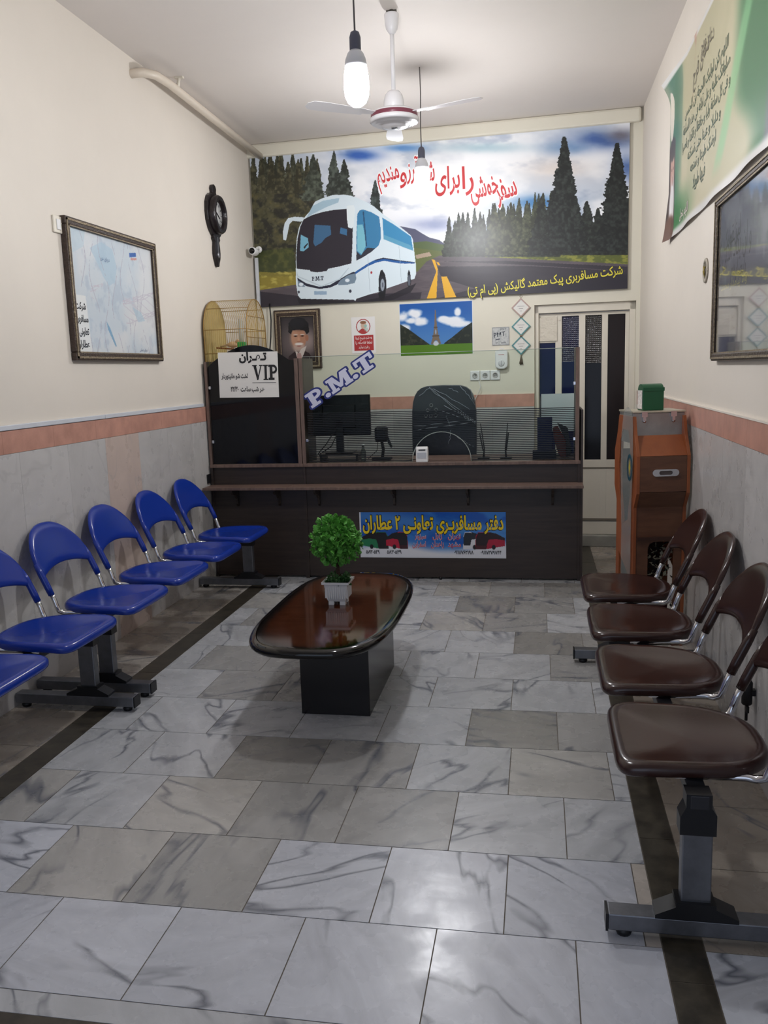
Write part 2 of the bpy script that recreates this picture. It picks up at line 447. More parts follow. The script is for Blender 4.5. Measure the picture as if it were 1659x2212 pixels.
        if thick:
            b = len(verts); W, H, T = s.w, s.h, thick
            verts += [(0, T, 0), (W, T, 0), (W, T, H), (0, T, H), (0, 0, 0), (W, 0, 0), (W, 0, H), (0, 0, H)]
            cols += [srgb(150, 148, 145)] * 8
            ex = [(b, b + 3, b + 2, b + 1), (b, b + 1, b + 5, b + 4), (b + 1, b + 2, b + 6, b + 5), (b + 2, b + 3, b + 7, b + 6), (b + 3, b, b + 4, b + 7)]
        else: ex = []
        if warp: verts = [warp(*p) for p in verts]
        faces = q.tolist() + [tuple(i + N for i in f) for f in s.xf] + ex
        me = bpy.data.meshes.new(name); me.from_pydata(verts, [], faces); me.materials.append(material)
        at = me.color_attributes.new('Col', 'FLOAT_COLOR', 'POINT')
        flat = np.ones((len(verts), 4)); flat[:, :3] = np.array(cols); at.data.foreach_set('color', flat.ravel())
        o = bpy.data.objects.new(name, me); C.objects.link(o)
        if parent is not None: o.parent = parent; o.location = loc or (0, 0, 0)
        elif wall:
            o.location, o.rotation_euler.z = on_wall(wall, x, z, off)
        elif loc is not None: o.location = loc; o.rotation_euler.z = rz
        return o
# drafting scales of the wall faces: how the art is laid out on each face, in metres
ART_BACK = [0.004278046, -5.701662e-06, -4.972197, 7.945815e-05, -0.004427454, 5.126945, 0.0001332096, -9.331348e-05, 1.0]
ART_COUNTER = [0.003417189, -4.554336e-06, -3.971659, 4.497817e-05, -0.003567161, 4.420642, 9.490245e-05, -8.967169e-05, 1.0]
ART_LEFT = [0.0003888677, -0.0003674343, 4.097551, -0.001435976, -0.002195202, 3.405986, -0.0008603935, 1.146709e-06, 1.0]
# right wall: local x runs towards the street, so it is minus y
ART_RIGHT = [0.0001243827, -0.0001175271, 1.310637, -0.001346291, 0.0007045611, 1.009141, -0.0008603935, 1.146709e-06, 1.0]

# ------------------------------------------------------------------ materials
M_wall = mat('cream_wall_paint', (222, 214, 203), 0.62, bump=0.12, bscale=9, var=0.03, vscale=1.2)
M_wallb = mat('pale_back_wall_paint', (222, 217, 201), 0.6, bump=0.10, bscale=9, var=0.03, vscale=1.5)
M_ceil = mat('ceiling_paint', (222, 215, 209), 0.75, bump=0.1, bscale=5, var=0.03, vscale=0.8)
M_floor = marble_mat('floor_marble', rough=0.24, amount=0.85)
M_dado = marble_mat('dado_marble', vein=(150, 148, 148), rough=0.28, amount=0.3, scale=1.0, soft=0.45)
M_red = mat('salmon_stone_band', (192, 144, 128), 0.35, var=0.16, vscale=9)
M_grout = mat('grout', (105, 98, 90), 0.9)
M_strip = mat('dark_green_granite', (62, 57, 48), 0.35, var=0.55, vscale=14)
M_white = mat('white_gloss_paint', (222, 215, 200), 0.35, var=0.04, vscale=3)
M_plastic = mat('white_plastic', (225, 225, 225), 0.3)
M_trunk = mat('white_trunking', (205, 208, 214), 0.4)
M_chrome = mat('chrome', (200, 200, 205), 0.12, metal=1.0)
M_steel = mat('brushed_steel', (120, 122, 128), 0.38, metal=0.85, bump=0.05, bscale=60, var=0.15, vscale=20)
M_black = mat('black_plastic', (20, 20, 24), 0.4)
M_blackg = mat('black_gloss', (10, 10, 12), 0.12)
M_counter = wood_mat('dark_walnut_laminate', (42, 33, 30), (58, 47, 42), 0.4, (0.6, 1, 9), ns=4)
M_edge = wood_mat('brown_edge_banding', (92, 74, 66), (122, 100, 90), 0.4, (6, 6, 1), ns=6)
M_blue = mat('blue_seat_plastic', (22, 52, 148), 0.2, spec=0.5, bump=0.02, bscale=90)
M_brown = mat('brown_seat_plastic', (50, 30, 27), 0.2, spec=0.55, bump=0.02, bscale=90)
M_print = mat('glossy_vinyl_print', rough=0.32, attr='Col')
M_paper = mat('matt_paper_print', rough=0.6, attr='Col')
M_lam = mat('laminated_print', rough=0.22, attr='Col')
M_frame = mat('dark_bronze_frame', (62, 48, 40), 0.35, bump=0.5, bscale=120, var=0.4, vscale=60)
M_gold = mat('worn_gilt', (150, 135, 112), 0.3, metal=0.6, bump=0.6, bscale=150, var=0.5, vscale=90)
M_glass = mat('clear_glass', (235, 245, 240), 0.02, trans=1.0, ior=1.05)
M_orange = wood_mat('orange_beech_veneer', (128, 66, 34), (150, 84, 46), 0.4, (1, 1, 0.4), ns=7)
M_orangef = wood_mat('brown_beech_veneer', (84, 52, 36), (104, 68, 48), 0.42, (1, 1, 5), ns=6)

# ------------------------------------------------------------------ room
def grid_slabs(mb_name, cells, mats, wall=None, gap=0.0018, z=0.0, under=None, loc=None, rz=0.0, horizontal=True):
    """one mesh of separate slabs: cells = (u0,u1,v0,v1,(r,g,b)); tints and seeds per slab"""
    vs = []; fs = []; tint = []; seed = []; mi = []
    rng = random.Random(11)
    for (u0, u1, v0, v1, c, mat_i) in cells:
        sd = (rng.random(), rng.random(), rng.random()); g = gap
        P = [(u0 + g, v0 + g), (u1 - g, v0 + g), (u1 - g, v1 - g), (u0 + g, v1 - g)]
        b = len(vs)
        if horizontal: top = [(p[0], p[1], z) for p in P]; low = [(p[0], p[1], z - 0.006) for p in P]
        else: top = [(p[0], z, p[1]) for p in P]; low = [(p[0], z + 0.008, p[1]) for p in P]
        vs += top + low; fs += [(b, b + 1, b + 2, b + 3)] + [(b + i, b + 4 + i, b + 4 + (i + 1) % 4, b + (i + 1) % 4) for i in range(4)]
        tint += [srgb(c)] * 8; seed += [sd] * 8; mi += [mat_i] * 5
    if under:
        u0, u1, v0, v1 = under; b = len(vs)
        vs += ([(u0, v0, z - 0.0015), (u1, v0, z - 0.0015), (u1, v1, z - 0.0015), (u0, v1, z - 0.0015)] if horizontal else
               [(u0, z + 0.0015, v0), (u1, z + 0.0015, v0), (u1, z + 0.0015, v1), (u0, z + 0.0015, v1)])
        fs.append((b, b + 1, b + 2, b + 3)); tint += [(0.2, 0.2, 0.2)] * 4; seed += [(0, 0, 0)] * 4; mi += [len(mats) - 1]
    me = bpy.data.meshes.new(mb_name); me.from_pydata(vs, [], fs)
    for m in mats: me.materials.append(m)
    me.polygons.foreach_set('material_index', mi)
    for nm, arr in (('tint', tint), ('seed', seed)):
        a = me.attributes.new(nm, 'FLOAT_COLOR', 'POINT'); fl = np.ones((len(vs), 4)); fl[:, :3] = np.array(arr); a.data.foreach_set('color', fl.ravel())
    o = bpy.data.objects.new(mb_name, me); C.objects.link(o)
    if wall: o.location, o.rotation_euler.z = on_wall(wall, 0, 0, 0)
    return struct(o)

# floor tiles: rows about 0.408 deep, tiles 0.39 wide, every row shifted by half a tile
rows = [2.23 + 0.4085 * (k - 1) for k in range(-10, 15)]
WH = (188, 190, 194); GR = (162, 161, 160); DG = (150, 148, 145); BG = (180, 178, 175); PK = (188, 180, 172)
special = {(3, -1.28): DG, (3, -0.89): GR, (2, -1.46): BG, (2, -1.07): GR, (2, -0.69): GR, (1, -1.27): GR, (1, -1.66): BG, (1, 0.28): PK,
           (4, -0.31): DG, (4, 0.07): GR, (6, 0.06): GR, (6, -1.9): GR, (6, -1.51): GR, (7, -0.14): DG, (7, 0.26): GR, (8, -0.34): GR,
           (8, -0.73): BG, (9, -0.55): DG, (9, -0.16): GR, (10, -0.36): GR, (10, -0.75): BG, (10, 0.04): DG, (5, -1.3): BG, (8, -1.9): GR,
           (9, -1.7): GR, (7, -1.7): BG, (5, -1.7): GR}
XS0, XS1, XT0, XT1 = -2.164, -2.043, 0.334, 0.446
cells = []; rg = random.Random(5)
offs = {0: .10, 1: -.10, 2: .09, 3: -.115, 4: .08, 5: -.13, 6: .06, 7: -.14, 8: .05, 9: -.16, 10: .04}
YS = 1.755
for k in range(-8, 15):
    y0 = 2.232 + 0.4085 * (k - 1); y1 = y0 + 0.4085
    if k < 0: y0 -= 0.18; y1 -= 0.18
    if k == 0: y0 = 1.835
    o = offs.get(k, 0.09 if k % 2 == 0 else -0.13)
    x = o - 0.39 * 8
    if y0 > 7.9: continue
    y1 = min(y1, 7.95)
    while x < XT0:
        a, b = max(x, XS1), min(x + 0.39, XT0)
        if b - a > 0.01:
            c = None
            for (kk, xx), cc in special.items():
                if kk == k and abs(xx - x) < 0.06: c = cc
            if c is None:
                c = WH if (rg.random() > 0.18 or k <= 1) else BG
                if k <= 1: c = (196, 199, 208)  # near rows paler and bluer: daylight put into the tile colour
                j = rg.randint(-7, 5); c = tuple(q + j for q in c)
            cells.append((a, b, y0, y1, c, 0))
        x += 0.39
    for a, b in ((XL, XS0), (XT1, XR)):
        c = rg.choice([(176, 164, 150), (164, 154, 142), (190, 184, 176)])
        if k < 1 and a > 0: c = (200, 204, 212)  # near right edge tiles carry the same daylight in their colour
        cells.append((a, b, y0 + 0.2 * (a < 0), y1 + 0.2 * (a < 0), c, 0))
cells.append((XS1, XT0, YS, 1.835, WH, 0))
# granite strips along both sides and across the near end
for (a, b) in ((XS0, XS1), (XT0, XT1)):
    y = -1.4
    while y < 7.9:
        cells.append((a, b, y, min(y + 0.7, 7.95), (60, 56, 48), 1)); y += 0.7
cells.append((XS1, XT0, 1.63, YS, (60, 56, 48), 1))
for i in range(8): pass
floor = grid_slabs('floor', cells, [M_floor, M_strip, M_grout], under=(XL - 0.1, XR + 0.1, YF, 7.95))

def wall_mesh(name, m, boxes):
    b = MB()
    for q in boxes: b.box(*q)
    return struct(b.build(name, m))
wall_mesh('wall_left', M_wall, [(XL - 0.15, XL, YF, 8.1, 0, ZC + 0.1)])
wall_mesh('wall_right', M_wall, [(XR, XR + 0.15, YF, 8.1, 0, ZC + 0.1)])
wall_mesh('ceiling', M_ceil, [(XL - 0.15, XR + 0.15, YF, 8.1, ZC, ZC + 0.12)])
# street side: piers and lintel around a wide open shop front
wall_mesh('wall_front', M_wall, [(XL - 0.15, XL + 0.12, YF - 0.15, YF, 0, ZC), (XR - 0.12, XR + 0.15, YF - 0.15, YF, 0, ZC), (XL, XR, YF - 0.15, YF, 2.9, ZC)])
# back wall with the door opening (local frame of the back wall)
DX0, DX1, DZ = -0.035, 0.805, 2.105
b = MB()
for q in ((-2.75, DX0, 0, 0.2, 0, ZC + 0.1), (DX1, 1.0, 0, 0.2, 0, ZC + 0.1), (DX0, DX1, 0, 0.2, DZ, ZC + 0.1)): b.box(*q)
wb = b.build('wall_back', M_wallb); wb.location, wb.rotation_euler.z = on_wall('back', 0, 0); struct(wb)
b = MB(); b.box(-2.60, 0.82, -0.055, 0.0, 3.505, ZC)
o = b.build('trim_1', M_wallb, bevel=0.02); o.location, o.rotation_euler.z = on_wall('back', 0, 0); struct(o)

# marble dado, salmon band and white edging on the two long walls and behind the counter
def dado(wall, name, u0, u1, cuts, pink=()):
    cs = []; xs = [u0] + list(cuts) + [u1]
    rr = random.Random(3 + int(u1 * 10))
    for i in range(len(xs) - 1):
        j = rr.randint(-6, 6); c = (192 + j, 189 + j, 187 + j)
        if i in pink: c = (200, 182, 172)
        cs.append((xs[i], xs[i + 1], 0.0, DADO0, c, 0))
    return grid_slabs(name, cs, [M_dado, M_grout], wall=wall, gap=0.0006, z=-0.012, under=(u0, u1, 0, DADO0), horizontal=False)
dado('left', 'trim_2', -1.2, 7.84, [-.8, -.38, .05, .47, .9, 1.33, 1.75, 2.18, 2.6, 3.03, 3.45, 3.9, 4.354, 4.777, 5.217, 5.66, 6.1, 6.55, 7.0, 7.4], pink=(14, 5))
dado('right', 'trim_3', -7.62, 1.2, [-7.2, -6.8, -6.35, -5.9, -5.45, -5.0, -4.55, -4.1, -3.65, -3.2, -2.75, -2.3, -1.85, -1.4, -.9, -.4, .1, .6], pink=())
dado('back', 'trim_4', -2.58, DX0, [-2.2, -1.75, -1.3, -.85, -.4])
def band(wall, name, u0, u1, n):
    b = MB(); L = (u1 - u0) / n
    for i in range(n): b.box(u0 + i * L + 0.0006, u0 + (i + 1) * L - 0.0006, -0.013, 0, DADO0 + 0.001, DADO1)
    o = b.build(name, M_red); o.location, o.rotation_euler.z = on_wall(wall, 0, 0); return struct(o)
band('left', 'trim_5', -1.2, 7.84, 20); band('right', 'trim_6', -7.62, 1.2, 20); band('back', 'trim_7', -2.58, DX0, 6)
b = MB(); 
for a, c in ((-1.2, 4.79), (4.795, 6.35)): b.box(a, c, -0.018, 0, DADO1 + 0.003, DADO1 + 0.028)
o = b.build('trim_8', M_trunk, bevel=0.003); o.location, o.rotation_euler.z = on_wall('left', 0, 0); struct(o)
b = MB(); b.box(-7.62, 1.2, -0.016, 0, DADO1, DADO1 + 0.008)
o = b.build('trim_9', M_wall); o.location, o.rotation_euler.z = on_wall('right', 0, 0); struct(o)

# ------------------------------------------------------------------ door at the back right
def pane_mat(name, col, rough, pattern):
    m = bpy.data.materials.new(name); m.use_nodes = True; N = NT(m); p = N.n['Principled BSDF']
    p.inputs['Base Color'].default_value = (*srgb(col), 1); p.inputs['Roughness'].default_value = rough
    p.inputs['Specular IOR Level'].default_value = 0.8 if 'pattern' in name else 0.25
    if 'pattern' in name: p.inputs['Coat Weight'].default_value = 1.0; p.inputs['Coat Roughness'].default_value = 0.2
    if pattern:
        tc = N.add('ShaderNodeTexCoord'); mp = N.add('ShaderNodeMapping'); mp.inputs['Rotation'].default_value = (0, 0.785, 0)
        N.link(tc.outputs['Object'], mp.inputs['Vector'])
        vo = N.add('ShaderNodeTexVoronoi', inp={'Scale': 62.0, 'Randomness': 0.25}); N.link(mp.outputs[0], vo.inputs['Vector'])
        bu = N.add('ShaderNodeBump', inp={'Strength': 1.0, 'Distance': 0.012}); N.link(vo.outputs['Distance'], bu.inputs['Height'])
        N.link(bu.outputs[0], p.inputs['Normal'])
    return m
M_pblue = pane_mat('blue_backed_glass', (16, 22, 62), 0.08, False)
M_pblup = pane_mat('blue_backed_patterned_glass', (16, 24, 62), 0.14, False)
M_pdark = pane_mat('dark_glass', (16, 12, 13), 0.1, False)
M_pdrkp = pane_mat('dark_patterned_glass', (20, 20, 24), 0.14, False)
M_pbrown = pane_mat('brown_dim_glass', (34, 24, 20), 0.25, False)
droot = thing('door_1', '', '', *on_wall('back', 0, 0)[:1], AB)
for k in ('label', 'category'): del droot[k]
struct(droot)
b = MB()
b.box(DX0, DX0 + 0.035, 0.03, 0.11, 0, DZ); b.box(DX1 - 0.05, DX1, 0.03, 0.11, 0, DZ); b.box(DX0, DX1, 0.03, 0.11, 2.035, DZ)
b.build('door_frame', M_white, droot, bevel=0.004)
# leaf: rails and stiles between four tall panes
px = [(0.005, 0.14), (0.195, 0.338), (0.392, 0.53), (0.58, 0.722)]
b = MB(); ed = [DX0 + 0.035] + [e for q in px for e in q] + [DX1 - 0.05]
for i in range(0, len(ed), 2): b.box(ed[i], ed[i + 1], 0.065, 0.105, 0.0, 2.03)
b.box(ed[0], ed[-1], 0.066, 0.104, 2.005, 2.03); b.box(ed[0], ed[-1], 0.066, 0.104, 0.24, 0.765)
b.box(px[0][0], px[0][1], 0.068, 0.102, 1.785, 2.01)
b.build('door_leaf', M_white, droot, bevel=0.003)
b = MB(); b.box(ed[0], ed[-1], 0.06, 0.067, 0.69, 0.7); b.box(ed[0], ed[-1], 0.05, 0.067, 0.225, 0.245); b.build('rail_seam', mat('seam_grey', (120, 112, 100), 0.7), droot)
b = MB(); b.box(DX0, DX1, 0.0, 0.12, 0, 0.10); b.build('door_sill', mat('sill_stone', (150, 148, 140), 0.5, var=0.2), droot, bevel=0.006)
b = MB(); b.box(DX0 + 0.01, DX1 - 0.01, 0.055, 0.12, 0.10, 0.22); b.build('kick_board', M_white, droot, bevel=0.006)
for i, (a, c) in enumerate(px):
    z1 = 1.785 if i == 0 else 2.005
    mid = {0: None, 1: 1.62, 2: 1.60, 3: None}[i]
    low = [M_pblue, M_pblue, M_pdark, M_pbrown][i]; up = [None, M_pblup, M_pdrkp, None][i]
    b = MB()
    if mid:
        b.box(a, c, 0.08, 0.088, 0.765, mid, 0)
        nu, nv = 56, 150; vs = []; fs = []                         # pressed diagonal lattice of small lenses
        for jj in range(nv + 1):
            for ii in range(nu + 1):
                x = a + (c - a) * ii / nu; z = mid + (z1 - mid) * jj / nv
                vs.append((x, .0805 - .0032 * math.sin((x + z) * 190) * math.sin((x - z) * 190), z))
        for jj in range(nv):
            for ii in range(nu): q = jj * (nu + 1) + ii; fs.append((q, q + 1, q + nu + 2, q + nu + 1))
        b.raw(vs, fs, 1, True); b.build('pane', [low, up], droot)
    else: b.box(a, c, 0.08, 0.088, 0.765, z1); b.build('pane', low, droot)
# tape and film over the missing top of the first pane
b = MB(); b.box(0.0, 0.155, 0.055, 0.062, 1.80, 2.0); b.box(0.15, 0.185, 0.06, 0.064, 1.97, 1.985)
b.build('taped_film', mat('crumpled_clear_tape', (214, 206, 190), 0.12, bump=1.0, bscale=28), droot)

# ------------------------------------------------------------------ big mural banner on the back wall
def mural():
    x0, z0, W, Hh = -2.553, 2.203, 3.285, 1.303
    s = Sheet(W, Hh, 0.0033, hom=ART_BACK, org=(x0, z0))
    s.X = (s.X - 500) * 1.8433; s.Y = (s.Y - 240) * 1.8433       # work in the drawing's own units
    X, Y = s.X, s.Y
    Hm = np.array(ART_BACK).reshape(3, 3); 
    def to(x, y):
        q = Hm @ np.array([x / 1.8433 + 500, y / 1.8433 + 240, 1.0]); return q[0] / q[2] - x0, q[1] / q[2] - z0
    # sky
    n = vnoise(X, Y * 1.6, 260, 1, 5); n2 = vnoise(X, Y * 2.2, 120, 2, 5)
    s.col[:] = (196, 205, 218)
    s.fill(sstep(0.40, 0.62, n), (240, 242, 246))
    s.fill(sstep(0.55, 0.75, n2) * 0.6, (150, 165, 190))
    def blob(cx, cy, rx, ry, c, a=1.0):
        d = ((X - cx) / rx) ** 2 + ((Y - cy) / ry) ** 2; s.fill(np.exp(-d * 1.2) * a * (0.5 + n2), c)
    blob(520, 180, 90, 25, (58, 100, 180)); blob(690, 150, 90, 16, (88, 140, 205)); blob(1480, 120, 160, 40, (70, 100, 160)); blob(1200, 365, 110, 30, (60, 120, 180), 1.1)
    blob(1330, 150, 90, 25, (90, 130, 180)); blob(1580, 230, 60, 60, (70, 100, 160)); blob(800, 455, 120, 30, (150, 160, 195)); blob(1000, 150, 200, 20, (150, 185, 200), .8)
    blob(900, 290, 240, 120, (255, 255, 255), 1.1); blob(1300, 240, 150, 60, (225, 215, 208), .8); blob(1550, 100, 60, 30, (105, 100, 110), .9)
    # hills
    s.poly([(660, 530), (660, 458), (700, 465), (735, 472), (760, 488), (790, 505), (830, 515), (870, 545)], (86, 88, 112))
    s.poly([(720, 590), (720, 525), (780, 520), (850, 535), (1000, 560), (1000, 590)], (84, 100, 62))
    # meadow and verge
    gr = vnoise(X, Y * 2, 22, 5, 4)
    m = s.inside([(60, 560), (260, 560), (280, 700), (110, 718), (60, 720)]); s.fill(m, (120, 108, 52)); s.fill(m * sstep(.45, .65, gr), (176, 160, 72)); s.fill(m * sstep(.68, .8, gr), (225, 220, 190))
    m = s.inside([(960, 600), (1000, 575), (1300, 560), (1450, 545), (1590, 540), (1590, 612), (1300, 600)]); s.fill(m, (92, 100, 46)); s.fill(m * sstep(.45, .7, gr), (140, 142, 62))
    s.poly([(722, 545), (860, 562), (850, 580), (780, 604), (745, 648), (720, 642)], (96, 104, 58))
    # road
    m = s.inside([(100, 800), (105, 716), (270, 690), (745, 640), (780, 600), (830, 577), (960, 580), (1300, 597), (1590, 612), (1590, 800)])
    s.fill(m, (86, 78, 84)); s.fill(m * sstep(.4, .7, vnoise(X, Y * 6, 60, 9, 4)) * .35, (120, 108, 112))
    for P in ([(840, 600), (1100, 598), (1590, 622), (1590, 640), (1200, 615)], [(820, 620), (1180, 618), (1590, 640), (1590, 800), (1050, 730), (840, 668)],
              [(100, 800), (105, 718), (300, 740), (760, 722), (745, 800)], [(770, 760), (1000, 700), (1590, 650), (1590, 800), (770, 800)]):
        s.fill(s.inside(P) * .75, (40, 36, 46))
    s.poly([(800, 592), (812, 594), (824, 630), (818, 755), (777, 757), (800, 690), (818, 640)], (226, 172, 42))
    s.poly([(838, 660), (860, 660), (900, 748), (854, 752)], (226, 172, 42)); s.poly([(818, 602), (828, 604), (834, 616), (824, 614)], (226, 172, 42))
    s.poly([(735, 575), (790, 563), (800, 578), (740, 590)], (170, 150, 130))
    # trees
    def pine(cx, top, base, hw, c=(44, 50, 42), seed=0, k=1.0):
        t = (Y - top) / (base - top)
        jag = vnoise(X * 0.6, Y, 9, 40 + seed, 3); ph = np.abs(((Y - top) / 13.0 + 0.3 * np.sign(X - cx) + jag) % 1.0 - .5) * 2
        jg = vnoise(X * 0.8, Y, 17, 140 + seed, 3)
        w_ = hw * (0.06 + 0.94 * np.clip(t, 0, 1) ** 0.9) * (0.30 + 0.14 * ph + 0.5 * jag + .65 * jg)
        d = (np.abs(X - cx) < w_) & (t > 0) & (t < 1)
        tex = vnoise(X, Y, 12, 60 + seed, 3)
        s.fill(d * k, c); s.fill(d * sstep(.5, .8, tex) * .6 * k, tuple(q * 1.5 + 8 for q in c)); s.fill(d * sstep(.55, .35, tex) * .5 * k, tuple(q * .5 for q in c))
    rg = random.Random(8)
    for i in range(16):   # far left wood
        cx = 60 + i * 19 + rg.uniform(-8, 8); pine(cx, 150 + rg.uniform(10, 60), 660, 62, (64, 66, 52), i)
    for i in range(8): pine(90 + i * 36, 175 + rg.uniform(0, 40), 640, 55, (72, 70, 52), 20 + i)
    m = s.inside([(60, 330), (330, 330), (330, 560), (260, 640), (60, 640)]); tx = vnoise(X, Y, 20, 77, 4)
    s.fill(m * sstep(.42, .62, tx) * .75, (84, 82, 58)); s.fill(m * sstep(.5, .3, tx) * .8, (42, 42, 38)); s.fill(m * sstep(.66, .78, tx) * .5, (112, 100, 62))
    pine(412, 160, 350, 40, (66, 72, 66), 31); pine(452, 195, 345, 44, (60, 66, 60), 32); pine(330, 175, 360, 50, (70, 76, 66), 33); pine(576, 278, 425, 34, (58, 66, 64), 34)
    m = s.inside([(100, 560), (250, 545), (262, 640), (105, 650)]); s.fill(m * .8, (66, 74, 40)); s.fill(m * sstep(.5, .7, tx) * .5, (104, 104, 56))
    s.poly([(100, 640), (180, 645), (262, 640), (262, 692), (108, 716)], (150, 136, 58), .8); m = s.inside([(100, 640), (262, 640), (262, 692), (108, 716)]); s.fill(m * sstep(.5, .7, gr) * .8, (190, 176, 90))
    for i in range(22):   # right hand wood, rising to the right
        cx = 868 + i * 20 + rg.uniform(-6, 6); top = 455 - i * 5 - rg.uniform(0, 45); pine(cx, top, 582, 30, (52, 58, 50), 50 + i)
    for i in range(9): pine(1050 + i * 32, 380 - i * 6 + rg.uniform(-20, 20), 575, 42, (64, 68, 50), 90 + i)
    for i in range(8): pine(1235 + i * 45, 330 + rg.uniform(-40, 60), 575, 62, (40, 44, 40), 110 + i)
    pine(1325, 105, 560, 92, (38, 42, 40), 130); pine(1330, 110, 560, 70, (40, 44, 42), 131); pine(1535, 130, 560, 92, (34, 38, 36), 132); pine(1540, 140, 560, 66, (36, 40, 38), 133)
    # coach
    B = lambda P: [((600 + a / 5.184 - 500) * 1.8433, (400 + c / 5.184 - 240) * 1.8433) for a, c in P]
    E = lambda cx, cy, rx, ry, c, so=.06, al=1.0: s.ell(*B([(cx, cy)])[0], rx / 5.184 * 1.8433, ry / 5.184 * 1.8433, c, so, al)
    W_ = (216, 230, 238)
    m = s.inside(B([(230, 1270), (900, 1310), (1250, 1240), (1560, 1100), (1500, 1200), (1200, 1330), (700, 1345), (250, 1330)])); s.fill(m * .8, (30, 28, 36))
    E(1175, 1150, 44, 150, (22, 22, 28)); E(1478, 1050, 24, 95, (22, 22, 28))
    s.poly(B([(215, 790), (225, 600), (250, 480), (300, 380), (370, 300), (400, 240), (430, 190), (520, 150), (620, 120), (740, 112), (830, 125), (900, 150), (1010, 200), (1080, 240), (1200, 340), (1330, 430), (1440, 520), (1500, 570), (1520, 610), (1540, 780), (1555, 900), (1555, 1000), (1540, 1050), (1460, 1080), (1230, 1160), (1140, 1200), (1040, 1225), (890, 1275), (880, 1300), (860, 1285), (270, 1275), (240, 1240), (215, 1100), (215, 1000)]), W_)
    s.poly(B([(400, 240), (520, 180), (700, 150), (690, 200), (560, 250), (400, 330), (330, 380), (370, 300)]), (168, 196, 212))
    s.poly(B([(225, 940), (220, 780), (235, 600), (265, 470), (300, 390), (400, 340), (520, 305), (660, 280), (780, 270), (850, 290), (850, 480), (845, 700), (835, 880), (700, 915), (575, 940), (560, 965), (450, 980), (380, 970), (370, 955)]), (44, 40, 50))
    s.poly(B([(425, 450), (600, 460), (610, 560), (540, 600), (500, 650), (430, 690), (410, 650)]), (62, 104, 140)); s.poly(B([(715, 480), (785, 500), (785, 570), (705, 545)]), (62, 110, 150))
    s.poly(B([(270, 560), (350, 600), (360, 700), (300, 745), (262, 740)]), (120, 180, 205)); s.poly(B([(300, 700), (345, 650), (350, 665), (310, 720)]), (40, 40, 50))
    s.poly(B([(300, 365), (200, 360), (130, 375), (90, 430), (70, 530), (75, 615), (105, 625), (120, 560), (145, 440), (180, 405), (270, 415), (300, 400)]), W_)
    s.poly(B([(780, 240), (860, 230), (875, 270), (860, 460), (840, 490), (800, 480), (785, 380)]), (226, 236, 240))
    s.poly(B([(890, 850), (890, 600), (900, 330), (930, 285), (970, 280), (1060, 310), (1145, 360), (1160, 480), (1165, 600), (1140, 680), (1060, 750), (960, 815)]), (62, 128, 172))
    s.poly(B([(900, 450), (960, 445), (985, 560), (1000, 680), (950, 780), (900, 740)]), (124, 188, 206)); s.poly(B([(890, 850), (890, 740), (940, 790), (1010, 705), (1100, 712), (1060, 750), (960, 815)]), (48, 50, 62)); s.poly(B([(960, 300), (975, 300), (1010, 690), (995, 690)]), (44, 80, 112))
    s.poly(B([(1180, 370), (1300, 440), (1500, 580), (1525, 740), (1440, 710), (1195, 610)]), (64, 140, 186)); s.poly(B([(1195, 560), (1500, 680), (1525, 740), (1440, 710), (1195, 610)]), (96, 160, 192))
    s.poly(B([(860, 985), (1020, 880), (1100, 840), (1190, 820), (1380, 850), (1540, 870), (1540, 882), (1380, 882), (1200, 852), (1110, 872), (1020, 912), (880, 1000)]), (36, 92, 160))
    s.poly(B([(1100, 840), (1190, 816), (1380, 846), (1540, 866), (1540, 872), (1380, 856), (1195, 830), (1105, 850)]), (36, 40, 66))
    s.poly(B([(230, 1038), (330, 1102), (480, 1142), (600, 1118), (700, 1058), (800, 1000), (860, 972), (882, 985), (800, 1042), (700, 1104), (600, 1150), (480, 1166), (330, 1134), (235, 1068)]), (34, 38, 58))
    for P in ([(685, 1100), (720, 1060), (800, 1010), (880, 990), (890, 1050), (870, 1100), (780, 1120), (690, 1125)], [(235, 1068), (300, 1108), (320, 1140), (240, 1140)]):
        s.poly(B(P), (120, 140, 158)); c = B(P); mx = sum(q[0] for q in c) / len(c); my = sum(q[1] for q in c) / len(c); s.ell(mx, my, 9, 7, (226, 236, 244), .2)
    E(822, 1190, 15, 18, (50, 54, 70)); E(248, 1200, 11, 16, (50, 54, 70)); s.poly(B([(420, 1190), (560, 1190), (560, 1230), (420, 1230)]), (150, 176, 200))
    s.poly(B([(1138, 1200), (1140, 1040), (1160, 960), (1180, 950), (1210, 1000), (1225, 1080), (1225, 1165)]), (26, 28, 36)); E(1180, 1110, 32, 92, (40, 42, 52)); E(1182, 1120, 22, 68, (150, 160, 172)); E(1184, 1120, 9, 30, (90, 96, 110))
    s.poly(B([(1460, 1080), (1462, 990), (1475, 950), (1490, 980), (1500, 1065)]), (26, 28, 36)); E(1478, 1070, 16, 62, (90, 96, 108)); s.ell(*B([(1058, 982)])[0], 4, 5, (170, 50, 60))
    for (x, y, l) in ((1015, 800, 400), (1365, 690, 400)):
        s.poly(B([(x, y), (x + 4, y), (x + 30, y + l), (x + 26, y + l)]), (170, 188, 198))
    s.poly(B([(222, 950), (240, 1020), (500, 1130), (700, 1050), (800, 930), (810, 930), (710, 1060), (500, 1142), (232, 1030)]), (190, 206, 216))
    # lettering on the coach
    p0 = to(*B([(395, 1075)])[0]); s.ink(slab('P.M.T', 0, .02), p0, 0.036, (46, 52, 72), 'l', sx=.8)
    # red greeting with white outline, falling away to the lower right word by word
    RED = (206, 58, 62)
    T = lambda x, y: to((x - 500) * 1.8433, (y - 240) * 1.8433)
